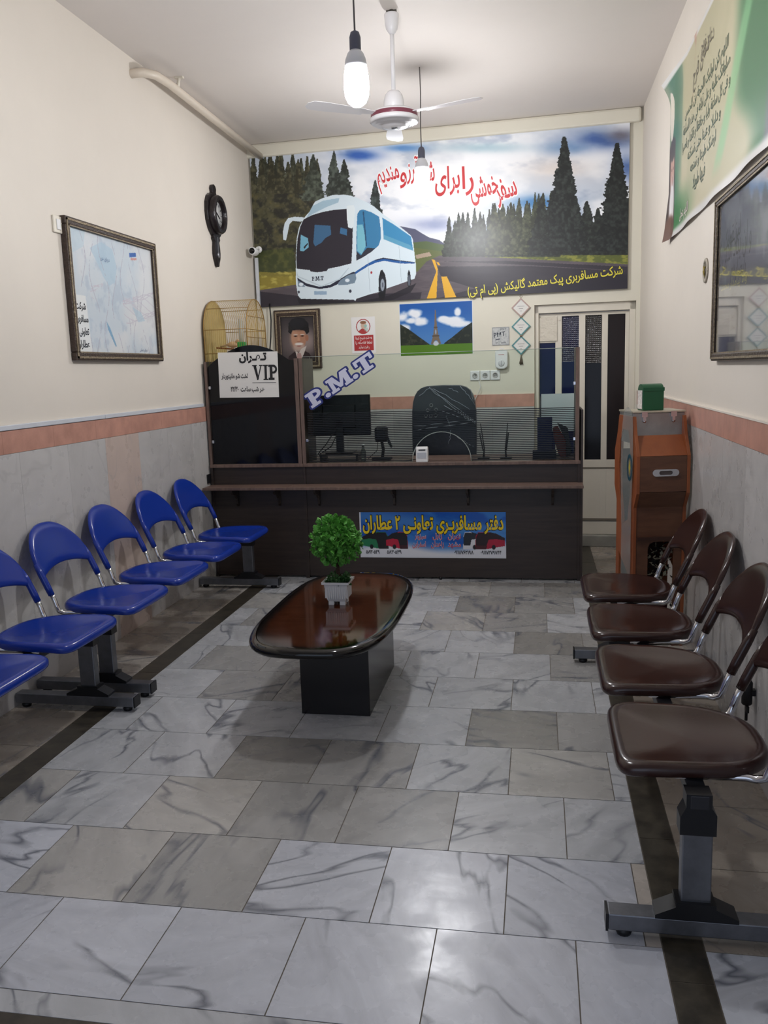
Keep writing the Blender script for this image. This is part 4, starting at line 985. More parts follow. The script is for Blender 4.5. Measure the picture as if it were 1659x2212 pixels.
# ------------------------------------------------------------------ ticket counter
def counter():
    r = thing('ticket_counter', 'long dark walnut ticket counter standing across the back of the room', 'counter', (0, YC, 0))
    X0, X1 = -2.545, .30; D = .52
    b = MB()
    b.box(X0, X0 + .02, 0, D, 0, .88); b.box(X1 - .02, X1, 0, D, 0, .88); b.box(-1.795, -1.775, .01, D, 0, .88)
    b.box(X0 + .02, -1.795, .004, .024, .015, .72); b.box(-1.775, X1 - .02, 0, .02, .015, .72); b.box(X0 + .02, X1 - .02, D - .02, D, .1, .72)
    b.build('carcass', M_counter, r, bevel=.0015)
    b = MB(); b.box(X0 + .02, -1.795, .024, .04, .735, .875); b.box(-1.775, X1 - .02, .024, .04, .735, .875); b.build('fascia', M_counter, r)
    b = MB(); b.box(X0, -1.786, -.012, D, .878, .902); b.box(-1.784, X1, -.012, D, .878, .902); b.build('worktop', M_edge, r, bevel=.002)
    b = MB(); b.box(X0, -1.873, -.19, .02, .722, .742); b.box(-1.871, X1 + .015, -.19, .02, .722, .742); b.build('ledge', M_edge, r, bevel=.002)
    b = MB(); b.box(-1.80, -1.77, -.012, .0, .0, .72); b.build('joint_strip', M_counter, r)
    b = MB(); b.box(X0 - .02, X0 + .0, -.06, .02, .76, .83); b.build('wall_bracket', M_black, r)
    b = MB(); b.box(X1, X1 + .018, .0, .5, .0, 1.27); b.build('end_panel', M_counter, r, bevel=.0015)
    for x in (-2.33, -1.99, -1.67, -1.08, -.52, .10):
        pr = [(0, 0), (-.155, 0), (-.15, -.02), (-.12, -.045), (-.07, -.055), (-.035, -.085), (-.025, -.13), (0, -.15)]
        b = MB(); b.prism(pr, [], x - .009, x + .009, lambda u, v, t: (t, u, v + .722)); b.build('bracket', M_counter, r, bevel=.001)
    rb = r
    r = thing('counter_screen', 'screen on the counter with clear glass, lettering and a black arched panel at left', 'screen', (0, YC, 0))
    # uprights of both screens
    for (a, c, d0, d1, zt) in ((X0, X0 + .022, 0, .30, 1.70), (-1.825, -1.795, 0, .30, 1.703), (-1.79, -1.762, 0, .32, 1.703), (.262, .290, 0, .28, 1.715)):
        b = MB(); b.box(a, c, d0 + .001, d1, .902, zt); b.box(a + .0005, c - .0005, d0 - .002, d0 + .001, .902, zt, 1); b.build('upright', [M_counter, M_edge], r)
    # dark arched sheet
    cx, hw = -2.174, .347; pts = [(cx - hw, .904), (cx + hw, .904), (cx + hw, 1.69)]
    n = 16
    for i in range(1, n):
        t = i / n; x = cx + hw - 2 * hw * t; pts.append((x, 1.66 + .155 * math.sin(PI * t) ** .9))
    pts += [(cx - hw, 1.66)]
    b = MB(); b.prism(pts, [], .02, .028, lambda u, v, t: (u, t, v)); b.build('arched_panel', mat('smoked_black_glass', (12, 12, 16), .07, spec=.35), r, bevel=.001)
    # clear screen with half-round serving hole
    gx0, gx1, gz0, gz1 = -1.762, .262, .905, 1.712; ax, ar, ah = -.717, .222, .222
    arch = [(ax + ar * math.cos(PI * k / 20), gz0 + ah * math.sin(PI * k / 20)) for k in range(21)]
    outer = [(gx0, gz0)] + arch[::-1] + [(gx1, gz0), (gx1, gz1), (gx0, gz1)]
    b = MB(); b.prism(outer, [], .02, .026, lambda u, v, t: (u, t, v)); g = b.build('glass_screen', M_glass, r)
    b = MB(); b.tube([(x, .023, z) for x, z in arch], .0035, 6); b.tube([(gx0, .023, gz1), (gx1, .023, gz1)], .0025, 6); b.build('glass_edge', mat('glass_edge', (178, 186, 182), .2), g)
    # black ruled film on the lower part
    b = MB(); z = .912; k = 0
    while z < 1.288:
        segs = [(gx0 + .02, gx1 - .004)]
        if z < gz0 + ah:
            hx = ar * math.sqrt(max(0, 1 - ((z - gz0) / ah) ** 2)) + .004; segs = [(gx0 + .02, ax - hx), (ax + hx, gx1 - .004)]
        for a, c in segs: b.box(a, c, .0185, .0196, z, z + .0062)
        z += .0132
    b.build('striped_film', mat('black_film', (12, 14, 18), .3), g)
    # sticker letters
    s = slab('P.M.T', 0, .05); wd = max(p[0] for p in s[0]); ang = math.radians(31.5); L = .60 / wd; b = MB()
    def put(vf, y, mi):
        v, f = vf; vs = []
        for x, z, k in v:
            a, c = x * L, z * L * .73; vs.append((-1.700 + a * math.cos(ang) - c * math.sin(ang), y - k, 1.325 + a * math.sin(ang) + c * math.cos(ang)))
        b.raw(vs, f, mi)
    put(slab('P.M.T', .125, .05), .0180, 0); put(slab('P.M.T', 0.02, .05), .0165, 1)
    b.build('sticker_lettering', [mat('navy_vinyl', (34, 46, 118), .35), mat('pale_lilac_vinyl', (204, 206, 226), .4)], g)
    for (x, z) in ((X0 + .03, 1.5), (X0 + .03, 1.08), (.255, 1.46), (.255, 1.06), (-1.752, 1.08)):
        b = MB(); b.box(x - .008, x + .012, .008, .034, z - .012, z + .012); b.build('glass_clip', M_chrome, r, bevel=.002)
    b = MB(); b.lathe([(.01, 0), (.01, .022)], (-.74, -.01, .0), 10); b.build('levelling_foot', M_black, rb)
counter()
def vip():
    x0, z0, W, H = -2.437, 1.422, .478, .345
    s = Sheet(W, H, .01, draw=(130, 95)); s.col[:] = (226, 224, 220); K = (26, 26, 30)
    s.write('تـهـران', s.to(76, 17), .10, K, .045, width=.22, sy=.85); s.ink(slab('VIP', 0, .03), s.to(74, 59), .115, K, 'l', width=.198); s.layer(); 
    b0, b1 = s.to(70, 65), s.to(128, 65); s.ink(([(0, 0), (1, 0), (1, .02), (0, .02)], [(0, 1, 2, 3)]), ((b0[0] + b1[0]) / 2, b0[1]), .19, K, 'c')
    s.write('تخت شو مانیتوردار', s.to(35, 54), .052, K, .026, width=.215); s.write('هـر شب ساعت  ۲۲/۳۰', s.to(62, 82), .052, K, .028, width=.27)
    o = s.build('paper_sign', M_paper, 'counter', x0, z0, off=-.0175); o.rotation_euler.y = math.radians(.8); tag(o, 'white paper sign reading VIP taped to the dark arched panel', 'sign')
vip()
def advert():
    x0, z0, W, H = -1.360, .168, 1.118, .354
    s = Sheet(W, H, .0032, draw=(320, 100)); X, Y = s.X, s.Y; n = vnoise(X, Y * 2, 60, 51, 5)
    s.col[:] = (24, 84, 176); s.fill(sstep(.5, .7, n) * .5, (70, 150, 220)); s.fill(sstep(30, 0, np.abs(Y - 6 - X * .14)) * .35, (130, 190, 230)); s.fill(sstep(62, 86, Y + 8 * np.sin(X / 40.0)), (222, 224, 232)); s.fill((X < 3) | (Y > 97), (214, 218, 226))
    def bus(xs, front, side, gl=(26, 22, 28), flip=False):
        x0_, x1_ = xs; f = (lambda t: x0_ + (x1_ - x0_) * t) if not flip else (lambda t: x1_ - (x1_ - x0_) * t)
        s.poly([(f(0), 58), (f(.3), 48), (f(.6), 43), (f(.9), 44), (f(.98), 52), (f(1), 80), (f(.6), 80), (f(0), 73)], side)
        s.poly([(f(0), 56), (f(.3), 46), (f(.55), 43), (f(.6), 60), (f(.3), 58), (f(0), 61)], gl); s.poly([(f(.56), 45), (f(.9), 45), (f(.97), 54), (f(.98), 72), (f(.62), 73), (f(.55), 60)], gl)
        s.poly([(f(.6), 73), (f(.98), 72), (f(1), 81), (f(.64), 81)], front); s.ell(f(.38), 76, 4, 5, (18, 18, 22), .2)
    bus((2, 64), (30, 26, 30), (34, 120, 80)); bus((58, 107), (60, 20, 26), (186, 28, 60)); bus((228, 268), (216, 218, 226), (216, 218, 226), (40, 44, 52), True); bus((254, 318), (70, 20, 30), (170, 26, 56), (40, 20, 26), True)
    s.write('دفتر مسافربـری تعاونـی ۲ عطاران', s.to(161, 37), .115, (236, 206, 40), .03, (14, 14, 18), .04, width=1.075, sy=1.25); s.layer()
    R_ = (186, 44, 62); Wt = (230, 232, 240)
    for (t, x, y, w_) in (('تهران', 209, 57, .10), ('زابل', 172, 57, .075), ('سبزوار', 135, 57, .09), ('مشهد', 209, 75, .10), ('زاهدان', 172, 75, .10), ('اسفراین', 132, 75, .105)):
        s.write(t, s.to(x, y), .056, R_, .012, Wt, .03, width=w_, sy=1.0)
    K = (20, 20, 30)
    for (t, x, w_) in (('۰۹۱۱۱۷۶۲۱۹۸', 229, .148), ('۰۹۱۱۷۲۷۹۷۴۴', 288, .155), ('۵۸۳۰۵۲۹', 28, .105), ('۵۸۳۰۵۳۹', 76, .112)): s.write(t, s.to(x, 91), .036, K, .02, width=w_, sy=1.1)
    o = s.build('coach_office_advert', M_lam, 'counter', x0, z0, off=.003, thick=.002); tag(o, 'blue coach office advert with yellow Persian headline stuck on the counter front', 'advert')
advert()

# ------------------------------------------------------------------ things behind and on the counter
ZT = .902
def monitor():
    r = thing('computer_monitor', 'black flat monitor seen from behind through the counter glass', 'monitor', (-1.545, 6.66, ZT + .055))
    b = MB(); b.box(-.245, .245, -.02, .02, .14, .455); b.box(-.13, .13, -.045, -.02, .20, .38); b.build('screen_housing', M_black, r, bevel=.006)
    b = MB(); b.box(-.03, .03, -.045, -.02, .01, .26); b.box(-.11, .11, -.09, .09, 0, .012); b.build('stand', M_black, r, bevel=.003)
    b = MB(); b.tube([(-.05, -.05, .16), (-.10, -.07, .08), (-.16, -.05, .02), (-.20, .0, -.02)], .004, 6); b.tube([(-.02, -.05, .15), (-.06, -.08, .06), (-.17, -.07, -.01)], .004, 6); b.build('cable', M_black, r)
    r = thing('monitor_riser', 'small dark table riser under the monitor on the counter', 'riser', (-1.545, 6.66, ZT))
    b = MB(); b.box(-.16, .16, -.11, .11, .043, .055); b.build('shelf', M_counter, r)
    for sx in (-.145, .145): b = MB(); b.box(sx - .008, sx + .008, -.10, .10, 0, .043); b.build('leg', M_counter, r)
monitor()
r = thing('webcam_stand', 'dark desktop camera on a stalk behind the glass, right of the monitor', 'camera', (-1.21, 6.62, ZT))
b = MB(); b.box(-.05, .05, -.04, .04, .14, .26); b.build('camera_head', M_black, r, bevel=.02)
b = MB(); b.tube([(0, 0, 0), (.012, 0, .08), (0, 0, .15)], .013, 8); b.box(-.075, .075, -.05, .05, 0, .02); b.build('base', M_black, r, bevel=.004)
b = MB(); b.prism([(.045, .20), (.085, .10), (.075, .09), (.05, .13)], [], -.01, .01, lambda u, v, t: (u, t, v)); b.build('side_arm', M_black, r)
b = MB(); b.tube([(-.03, 0, .14), (-.04, .0, .07), (-.11, 0, .01)], .003, 6); b.build('cable', M_black, r)
r = thing('plastic_bottle', 'small clear bottle behind the glass between monitor and desktop camera', 'bottle', (-1.345, 6.55, ZT))
b = MB(); b.lathe([(.02, 0), (.021, .07), (.01, .1), (.01, .115)], (0, 0, 0), 16); b.build('bottle_body', mat('smoky_plastic', (150, 160, 160), .15, trans=.7), r)
b = MB(); b.lathe([(.011, .115), (.011, .13)], (0, 0, 0), 12); b.build('cap', M_plastic, r)
for (x, dx, lab) in ((-.245, -.012, 'thin black antenna on a small base behind the glass, nearer the blue boxes'), (-.415, .018, 'thin black antenna on a small base behind the glass, beside the office chair')):
    r = thing('desk_antenna', lab, 'antenna', (x, 6.60, ZT), group='antennas behind the glass')
    b = MB(); b.box(-.045, .045, -.03, .03, 0, .012); b.build('base', M_black, r, bevel=.003)
    b = MB(); b.tube([(0, 0, .01), (dx * .3, 0, .08), (dx * -1.2, 0, .27)], [.008, .005, .003], 8); b.tube([(dx * -.2, 0, .06), (dx * -1.6, 0, .20)], [.004, .006], 8); b.build('rod', M_black, r)
r = thing('box_file', 'tall dark blue box file standing behind the glass', 'file', (.045, 6.58, ZT))
b = MB(); b.box(-.055, .055, -.03, .03, .05, .31); b.build('case', mat('navy_board', (22, 30, 78), .5), r, bevel=.003)
b = MB(); b.box(-.09, .085, -.05, .05, 0, .06); b.build('foot_tray', mat('navy_dark', (18, 22, 50), .5), r, bevel=.003)
r = thing('paper_stand', 'white blank sheet in a stand behind the glass by the door', 'sheet', (.15, 6.76, ZT))
b = MB(); b.box(-.13, .125, -.001, .001, .19, .475); b.build('sheet', mat('white_sheet', (224, 232, 236), .5), r)
b = MB(); b.tube([(-.135, 0, .0), (-.135, 0, .46)], .004, 6); b.tube([(.13, 0, 0), (.13, 0, .46)], .004, 6); b.box(-.14, .135, -.04, .04, 0, .01); b.build('wire_frame', M_black, r)
r = thing('stapler', 'red and black desk tool leaning upright behind the glass at the right end', 'tool', (.205, 6.62, ZT))
M = Matrix.Rotation(-.18, 4, 'Y')
b = MB(); b.prism([(-.05, .02), (.0, .0), (.02, .12), (-.02, .25), (-.06, .24), (-.065, .15)], [], -.02, .02, lambda u, v, t: tuple(M @ Vector((u, t, v)))); b.build('red_shell', mat('red_plastic', (128, 40, 32), .35), r, bevel=.006)
b = MB(); b.prism([(.0, .0), (.05, .03), (.05, .22), (-.02, .27), (.02, .12)], [], -.018, .018, lambda u, v, t: tuple(M @ Vector((u, t, v)))); b.build('black_shell', M_black, r, bevel=.006)
def office_chair():
    r = thing('office_chair', 'high-backed black office chair still wrapped in clear plastic', 'chair', (-.765, 7.05, 0))
    hw = .265; pts = []
    for k in range(28):
        t = 2 * PI * k / 28; c, s_ = math.cos(t), math.sin(t); n = 4.5
        x = hw * abs(c) ** (2 / n) * (1 if c >= 0 else -1); z = .43 * abs(s_) ** (2 / n) * (1 if s_ >= 0 else -1)
        pts.append((x * (1 - .06 * (z < 0) * abs(z)), 1.03 + z))
    b = MB(); b.prism(pts, [], -.02, .07, lambda u, v, t: (u, t + .04 * (v - .6), v)); b.build('backrest', mat('black_leatherette', (24, 26, 34), .35, bump=.3, bscale=12), r, bevel=.03)
    pl = mat('cling_wrap', (210, 220, 235), .12, trans=0.0, alpha=.025, bump=1.0, bscale=9, spec=1.0)
    b = MB(); q = [(x * 1.02, 1.03 + (z - 1.03) * 1.01) for x, z in pts if z > 1.10]; b.prism(q, [], -.035, -.028, lambda u, v, t: (u, t + .04 * (v - .6), v)); b.build('plastic_wrap', pl, r)
    folds = MB(); rg = random.Random(2)
    for (a, c, e, f) in ((-.12, 1.44, .25, 1.17), (-.10, 1.43, .26, 1.14), (-.08, 1.44, .22, 1.25), (-.25, 1.13, .24, 1.17), (-.22, 1.10, .25, 1.16), (-.02, 1.25, .26, 1.16), (.0, 1.30, .27, 1.15), (.06, 1.12, .02, 1.22), (.14, 1.45, .24, 1.33), (.22, 1.42, .25, 1.3), (-.2, 1.38, -.1, 1.45), (.05, 1.43, .12, 1.40), (.10, 1.05, .24, .96), (.04, .98, .06, 1.10)):
        p = [(a + (e - a) * t + rg.uniform(-.006, .006), -.036 + .04 * ((c + (f - c) * t) - .6), c + (f - c) * t + rg.uniform(-.006, .006)) for t in [i / 6 for i in range(7)]]
        folds.tube(p, .0016, 5)
    folds.build('wrap_fold_glint', mat('plastic_glint', (170, 176, 186), .2), r)  # pale lines along the folds: glints of the wrap put into colour
    b = MB()
    for (x, z) in ((0, 1.30), (-.03, 1.26), (.04, 1.262), (-.045, 1.215), (-.005, 1.212), (.035, 1.216)):
        b.tube([(-.1 + x + .013 * math.cos(2 * PI * k / 12), -.0385 + .04 * (z - .6), z + .013 * math.sin(2 * PI * k / 12)) for k in range(13)], .0022, 5, caps=False)
    b.build('back_stud', mat('stud_grey', (150, 150, 150), .3, metal=.6), r)
    b = MB(); b.box(-.25, .25, .04, .52, .46, .55); b.build('seat', MATS['black_leatherette'], r, bevel=.03)
    for sx in (-1, 1): b = MB(); b.tube([(sx * .27, .1, .50), (sx * .31, .14, .60), (sx * .31, .2, .70), (sx * .31, .4, .71)], .02, 8); b.build('armrest', M_black, r)
    b = MB(); b.lathe([(.03, .10), (.03, .46)], (0, .25, 0), 12); b.build('column', M_chrome, r)
    for k in range(5):
        a = 2 * PI * k / 5; b = MB(); b.tube([(0, .25, .11), (.28 * math.cos(a), .25 + .28 * math.sin(a), .06)], .018, 8); l = b.build('leg', M_black, r)
        b = MB(); b.lathe([(.026, -.015), (.026, .015)], (.28 * math.cos(a), .25 + .28 * math.sin(a), .027), 12, axis='x'); b.build('castor', M_black, l)
office_chair()
r = thing('card_reader', 'small white card terminal standing on the worktop at the serving hole', 'terminal', (-.865, 6.405, ZT))
b = MB(); b.prism([(-.02, 0), (.055, 0), (.055, .085), (.04, .11), (.0, .118), (-.012, .10)], [], -.045, .045, lambda u, v, t: (t, u, v)); b.build('housing', M_plastic, r, bevel=.006)
b = MB(); b.box(-.034, .034, -.021, -.012, .03, .075); b.build('display', mat('pale_display', (186, 190, 198), .3), r, bevel=.002)
b = MB(); b.box(-.024, .028, -.016, -.006, .088, .096); b.build('slot', M_black, r)
b = MB(); b.tube([(-.04, .03, .02), (-.09, .06, .012), (-.16, .04, .008), (-.25, .06, .008)], .003, 6); b.build('cable', M_black, r)

# bird cage on a bracket shelf fixed to the left wall behind the arched panel
def cage():
    r = thing('bird_cage', 'arched golden wire birdcage behind the dark panel near the left wall', 'cage', (-2.545, 6.43, 1.60))
    # local: x along the long axis (0..L), y depth (0..D), z up
    L, D, Hs, R = .345, .47, .34, .235; wire = mat('gilt_wire', (186, 156, 84), .35, metal=.35)
    def arch(x, n=18): return [(x, 0, 0), (x, 0, Hs)] + [(x, R - R * math.cos(PI * k / n), Hs + R * math.sin(PI * k / n)) for k in range(1, n)] + [(x, D, Hs), (x, D, 0)]
    b = MB()
    for x in (0, L): b.tube(arch(x), .004, 6)
    for (y, z) in ((0, .02), (D, .02), (0, Hs), (D, Hs), (0, .16), (D, .16), (R - R * .7, Hs + R * .7), (R + R * .7, Hs + R * .7), (R, Hs + R)): b.tube([(0, y, z), (L, y, z)], .003, 6)
    for z in (.02, .12, .28, Hs, Hs + .1):
        for x in (0, L):
            e = 0 if z <= Hs else R - math.sqrt(R * R - (z - Hs) ** 2); b.tube([(x, e, z), (x, D - e, z)], .003, 6)
    b.build('cage_frame', mat('gilt_bar', (150, 118, 62), .4, metal=.3), r)
    b = MB()
    for k in range(1, 22): b.tube(arch(L * k / 22, 14), .0014, 4)
    for x in (0, L):
        for k in range(1, 26):
            y = D * k / 26; b.tube([(x, y, 0), (x, y, Hs + math.sqrt(max(0, R * R - (y - R) ** 2)))], .0014, 4)
    o = b.build('wire_bars', wire, r)
    b = MB(); b.prism([(R - R * math.cos(PI * k / 16), Hs + R * math.sin(PI * k / 16) - .002) for k in range(17)] + [(D, 0), (0, 0)], [], .004, .006, lambda u, v, t: (t, u, v)); b.build('end_board', mat('straw_board', (196, 172, 116), .6, var=.15), r)
    b = MB(); b.box(.01, L - .01, .01, D - .01, 0, .03); b.build('tray', mat('green_plastic', (40, 150, 70), .4), r, bevel=.004)
    b = MB(); b.tube([(.02, .2, .21), (L - .02, .2, .18)], .006, 8); b.build('perch', mat('perch_wood', (150, 80, 50), .6), r)
    b = MB(); b.box(.13, .30, .10, .24, .125, .155); b.build('feeder', mat('red_feeder', (170, 96, 74), .5), r, bevel=.004)
    b = MB(); b.box(.24, .30, .06, .12, .195, .245); b.build('seed_cup', mat('green_plastic', (40, 170, 80), .4), r, bevel=.006)
    b = MB(); b.lathe([(.018, .245), (.02, .30), (.02, .40), (.012, .42)], (.27, .09, 0), 14); b.build('water_tube', mat('clear_tube', (190, 190, 180), .2, alpha=.6), r)
    r2 = thing('pet_bird', 'small pale finch perched inside the golden birdcage', 'bird', (-2.38, 6.60, 1.80))
    b = MB(); b.lathe([(.003, -.055), (.010, -.04), (.024, -.01), (.026, .012), (.018, .034), (.008, .045)], (0, 0, .03), 14, axis='x'); b.lathe([(.002, -.018), (.014, -.01), (.018, .002), (.012, .014), (.003, .019)], (.045, 0, .052), 12); b.build('body', mat('buff_feathers', (206, 170, 134), .8), r2)
    b = MB(); b.tube([(.06, 0, .052), (.075, 0, .048)], [.005, .001], 6); b.build('beak', mat('orange_beak', (220, 130, 60), .5), r2)
    b = MB(); b.tube([(-.04, 0, .03), (-.10, 0, .015)], [.008, .005], 6); b.build('tail', mat('buff_dark', (170, 140, 110), .8), r2)
    for sy in (-.008, .008): b = MB(); b.tube([(0, sy, .01), (.002, sy, -.002)], .0015, 5); b.build('leg', MATS['orange_beak'], r2)
    r3 = thing('bracket_shelf', 'plain wooden shelf on the left wall carrying the birdcage', 'shelf', (XL, 6.425, 1.581))
    b = MB(); b.box(0, .40, 0, .50, 0, .018); b.build('shelf_board', M_counter, r3)
    for y in (.06, .44): b = MB(); b.prism([(0, 0), (.25, 0), (0, -.2)], [], y, y + .015, lambda u, v, t: (u, t, v)); b.build('shelf_bracket', M_counter, r3)
cage()

# ------------------------------------------------------------------ waiting benches
def bench(label, wall_x, side, y0, feet, centres, seat_m, group):
    """side=+1: left wall, bench faces +x; side=-1: right wall. Local x = distance from the wall."""
    r = thing('waiting_bench', label, 'bench', (wall_x, y0, 0), 0 if side > 0 else PI, group)
    fy = lambda y: (y - y0) * side
    ends = sorted(fy(y) for y in (min(feet + centres) - .2, max(feet + centres) + .2)); 
    b = MB(); a, c = sorted((fy(min(feet)), fy(max(feet)))); b.box(.385, .435, a - .03, c + .03, .400, .440); b.build('beam', mat('dark_steel', (58, 58, 62), .4, metal=.6), r, bevel=.003)
    for Y in feet:
        y = fy(Y); b = MB(); b.box(.372, .452, y - .022, y + .022, .075, .39); l = b.build('leg', M_steel, r, bevel=.004)
        b = MB(); b.box(.02, .645, y - .03, y + .03, .024, .074); b.build('foot_bar', M_steel, l, bevel=.004)
        b = MB(); b.prism([(.30, .074), (.52, .074), (.52, .085), (.465, .112), (.465, .125), (.36, .125), (.36, .112), (.30, .085)], [], y - .034, y + .034, lambda u, v, t: (u, t, v)); b.build('lower_collar', M_black, l)
        b = MB(); b.prism([(.365, .325), (.46, .325), (.46, .375), (.445, .405), (.445, .443), (.378, .443), (.378, .405), (.365, .385)], [], y - .029, y + .029, lambda u, v, t: (u, t, v)); b.build('upper_collar', M_black, l)
        b = MB(); b.box(.645, .652, y - .031, y + .031, .022, .075); b.build('end_cap', M_black, l)
        b = MB()
        for x in (.06, .60): b.lathe([(.02, 0), (.024, .012), (.016, .026)], (x, y, 0), 12)
        b.build('rubber_foot', M_black, l)
    for Y in centres:
        c = fy(Y)
        # seat pan
        xc, hx, hy = .398, .222, .245; NR = 40; vs = []; fs = []
        def out(t, k):
            ca, sa = math.cos(t), math.sin(t); n = 8.0 if ca > 0 else 2.5
            X = hx * abs(ca) ** (2 / n) * (1 if ca >= 0 else -1); Yy = hy * abs(sa) ** (2 / (7.0 if ca > 0 else 2.8)) * (1 if sa >= 0 else -1)
            tp = 1 - .13 * (.5 - .5 * X / hx) ** 1.5
            return X * k, Yy * tp * k
        rings = [(.0, -.016, 0), (.25, -.015, 0), (.5, -.011, 0), (.7, -.005, 0), (.84, .001, 0), (.92, .002, 0), (.97, -.003, 0), (.995, -.011, 0), (1.0, -.020, 0), (.995, -.030, 0), (.975, -.036, 0), (.90, -.034, 0), (.5, -.030, 0), (0, -.030, 0)]
        for k, dz, _ in rings:
            for i in range(NR):
                X, Yy = out(2 * PI * i / NR, k); z = .490 + dz - .016 * max(0, X / hx) ** 3 + .006 * (X / hx) - .004 * (1 - (Yy / hy) ** 2) * (k < .9); vs.append((xc + X, c + Yy, z))
        for j in range(len(rings) - 1):
            for i in range(NR):
                p, q = j * NR + i, j * NR + (i + 1) % NR; fs.append((p, q, q + NR, p + NR))
        b = MB(); b.raw(vs, fs, 0, True); b.build('seat', seat_m, r)
        # backrest shell
        nu, nv = 22, 9; vs = []; fs = []
        def bk(u, v, front):
            zb = .615 + .045 * (1 - u * u); zt = .665 + .205 * max(0, 1 - abs(u) ** 2.5) ** .6
            z = zb + (zt - zb) * v; hwid = .245
            lean = .172 - .46 * (z - .56); d = lean + .018 * u * u
            e = min(1, min(v, 1 - v) * 6 + .35, (1 - abs(u)) * 8 + .45); th = .017 * e
            return (d + (th if front else -th * .6), c + hwid * u, z)
        for fr_ in (1, 0):
            for j in range(nv + 1):
                for i in range(nu + 1): vs.append(bk(-1 + 2 * i / nu, j / nv, fr_))
        n1 = nu + 1; off = n1 * (nv + 1)
        for j in range(nv):
            for i in range(nu): p = j * n1 + i; fs.append((p, p + 1, p + 1 + n1, p + n1)); fs.append((p + off, p + n1 + off, p + 1 + n1 + off, p + 1 + off))
        for i in range(nu): fs.append((i, i + off, i + 1 + off, i + 1)); p = nv * n1 + i; fs.append((p, p + 1, p + 1 + off, p + off))
        for j in range(nv): p = j * n1; fs.append((p, p + n1, p + n1 + off, p + off)); p = j * n1 + nu; fs.append((p, p + off, p + n1 + off, p + n1))
        b = MB(); b.raw(vs, fs, 0, True); bo = b.build('backrest', seat_m, r, subsurf=1)
        for s_ in (-1, 1):
            y = c + s_ * .230
            b = MB(); b.tube([(.197, y, .545), (.182, y, .580), (.148, y, .655), (.125, y, .70)], [.0155, .0165, .016, .011], 12); b.build('sleeve', seat_m, bo)
        b = MB()
        for s_ in (-1, 1):
            y = c + s_ * .228; yi = c + s_ * .20
            b.tube([(.46, yi, .450), (.27, yi, .450), (.245, c + s_ * .215, .452), (.227, y, .464), (.217, y, .49), (.208, y, .52), (.190, y, .56)], .0118, 10)
        b.tube([(.41, c - .20, .447), (.41, c + .20, .447)], .009, 8); b.build('seat_frame', M_chrome, r)
    return r
BL = bench('row of glossy blue seats along the left wall, the far bench reaching the counter', XL, 1, 4.9, [3.87, 6.06], [4.0, 4.58, 5.17, 5.76], M_blue, None)
bench('row of glossy blue seats at the left edge, nearest the camera', XL, 1, 2.6, [1.5, 3.685], [1.66, 2.25, 2.84, 3.42], M_blue, None)
bench('row of dark brown seats on chrome frames along the right wall', XR, -1, 3.4, [2.285, 4.585], [2.56, 3.165, 3.77, 4.375], M_brown, None)

# ------------------------------------------------------------------ low table and plant
def table():
    cx, cy, zt = -.975, 4.02, .452; hx, hy = .33, .715
    r = thing('coffee_table', 'low dark oval coffee table with glossy brown top and black box base', 'table', (cx, cy, 0))
    # top: rings of a rounded stadium; airbrushed black edge and brown centre as surface colour
    n = 72
    def ol(t, k):
        c, s_ = math.cos(t), math.sin(t)
        e = 2 / 3.3; X = hx * abs(c) ** e * (1 if c >= 0 else -1); Y = hy * abs(s_) ** e * (1 if s_ >= 0 else -1); ins = (1 - k)
        L = math.hypot(X, Y); return X - X / max(L, 1e-6) * 0 - (X / hx) * ins * hx, Y - (Y / hy) * ins * hx * 1.0
    br, bl = (66, 32, 15), (8, 6, 6)
    rings = [(0, 0, br), (.3, 0, br), (.6, 0, br), (.76, 0, (58, 28, 13)), (.84, 0, (28, 15, 10)), (.885, 0, bl), (.955, -.0015, bl), (.985, -.008, bl), (1.0, -.018, bl), (.995, -.03, bl), (.97, -.038, bl), (.9, -.04, bl), (0, -.04, bl)]
    vs = []; cs = []; fs = []
    for k, dz, c in rings:
        for i in range(n): x, y = ol(2 * PI * i / n, k); vs.append((x, y, zt + dz)); cs.append(srgb(c))
    for j in range(len(rings) - 1):
        for i in range(n): p, q = j * n + i, j * n + (i + 1) % n; fs.append((p, q, q + n, p + n))
    b = MB(); b.raw(vs, fs, 0, True)
    m = bpy.data.materials.new('lacquered_table_top'); m.use_nodes = True; N = NT(m); p = N.n['Principled BSDF']
    at = N.add('ShaderNodeAttribute', attribute_name='Col'); tc = N.add('ShaderNodeTexCoord'); mp = N.add('ShaderNodeMapping'); mp.inputs['Scale'].default_value = (3, 26, 1)
    N.link(tc.outputs['Object'], mp.inputs['Vector']); no = N.add('ShaderNodeTexNoise', inp={'Scale': 2.2, 'Detail': 6.0, 'Distortion': .4}); N.link(mp.outputs[0], no.inputs['Vector'])
    mr = N.add('ShaderNodeMapRange', inp={'From Min': .3, 'From Max': .7, 'To Min': .65, 'To Max': 1.35}); N.link(no.outputs['Fac'], mr.inputs['Value'])
    sc_ = N.add('ShaderNodeVectorMath', operation='SCALE'); N.link(at.outputs['Color'], sc_.inputs[0]); N.link(mr.outputs[0], sc_.inputs['Scale']); N.link(sc_.outputs[0], p.inputs['Base Color'])
    p.inputs['Roughness'].default_value = .07; p.inputs['Specular IOR Level'].default_value = .45
    o = b.build('table_top', m, r); a = o.data.color_attributes.new('Col', 'FLOAT_COLOR', 'POINT'); fl = np.ones((len(vs), 4)); fl[:, :3] = np.array(cs); a.data.foreach_set('color', fl.ravel())
    b = MB(); b.box(-1.105 - cx, -.775 - cx, 3.726 - cy, 4.412 - cy, 0, zt - .038); b.build('pedestal', mat('black_painted_board', (16, 12, 14), .22), r, bevel=.003)
table()
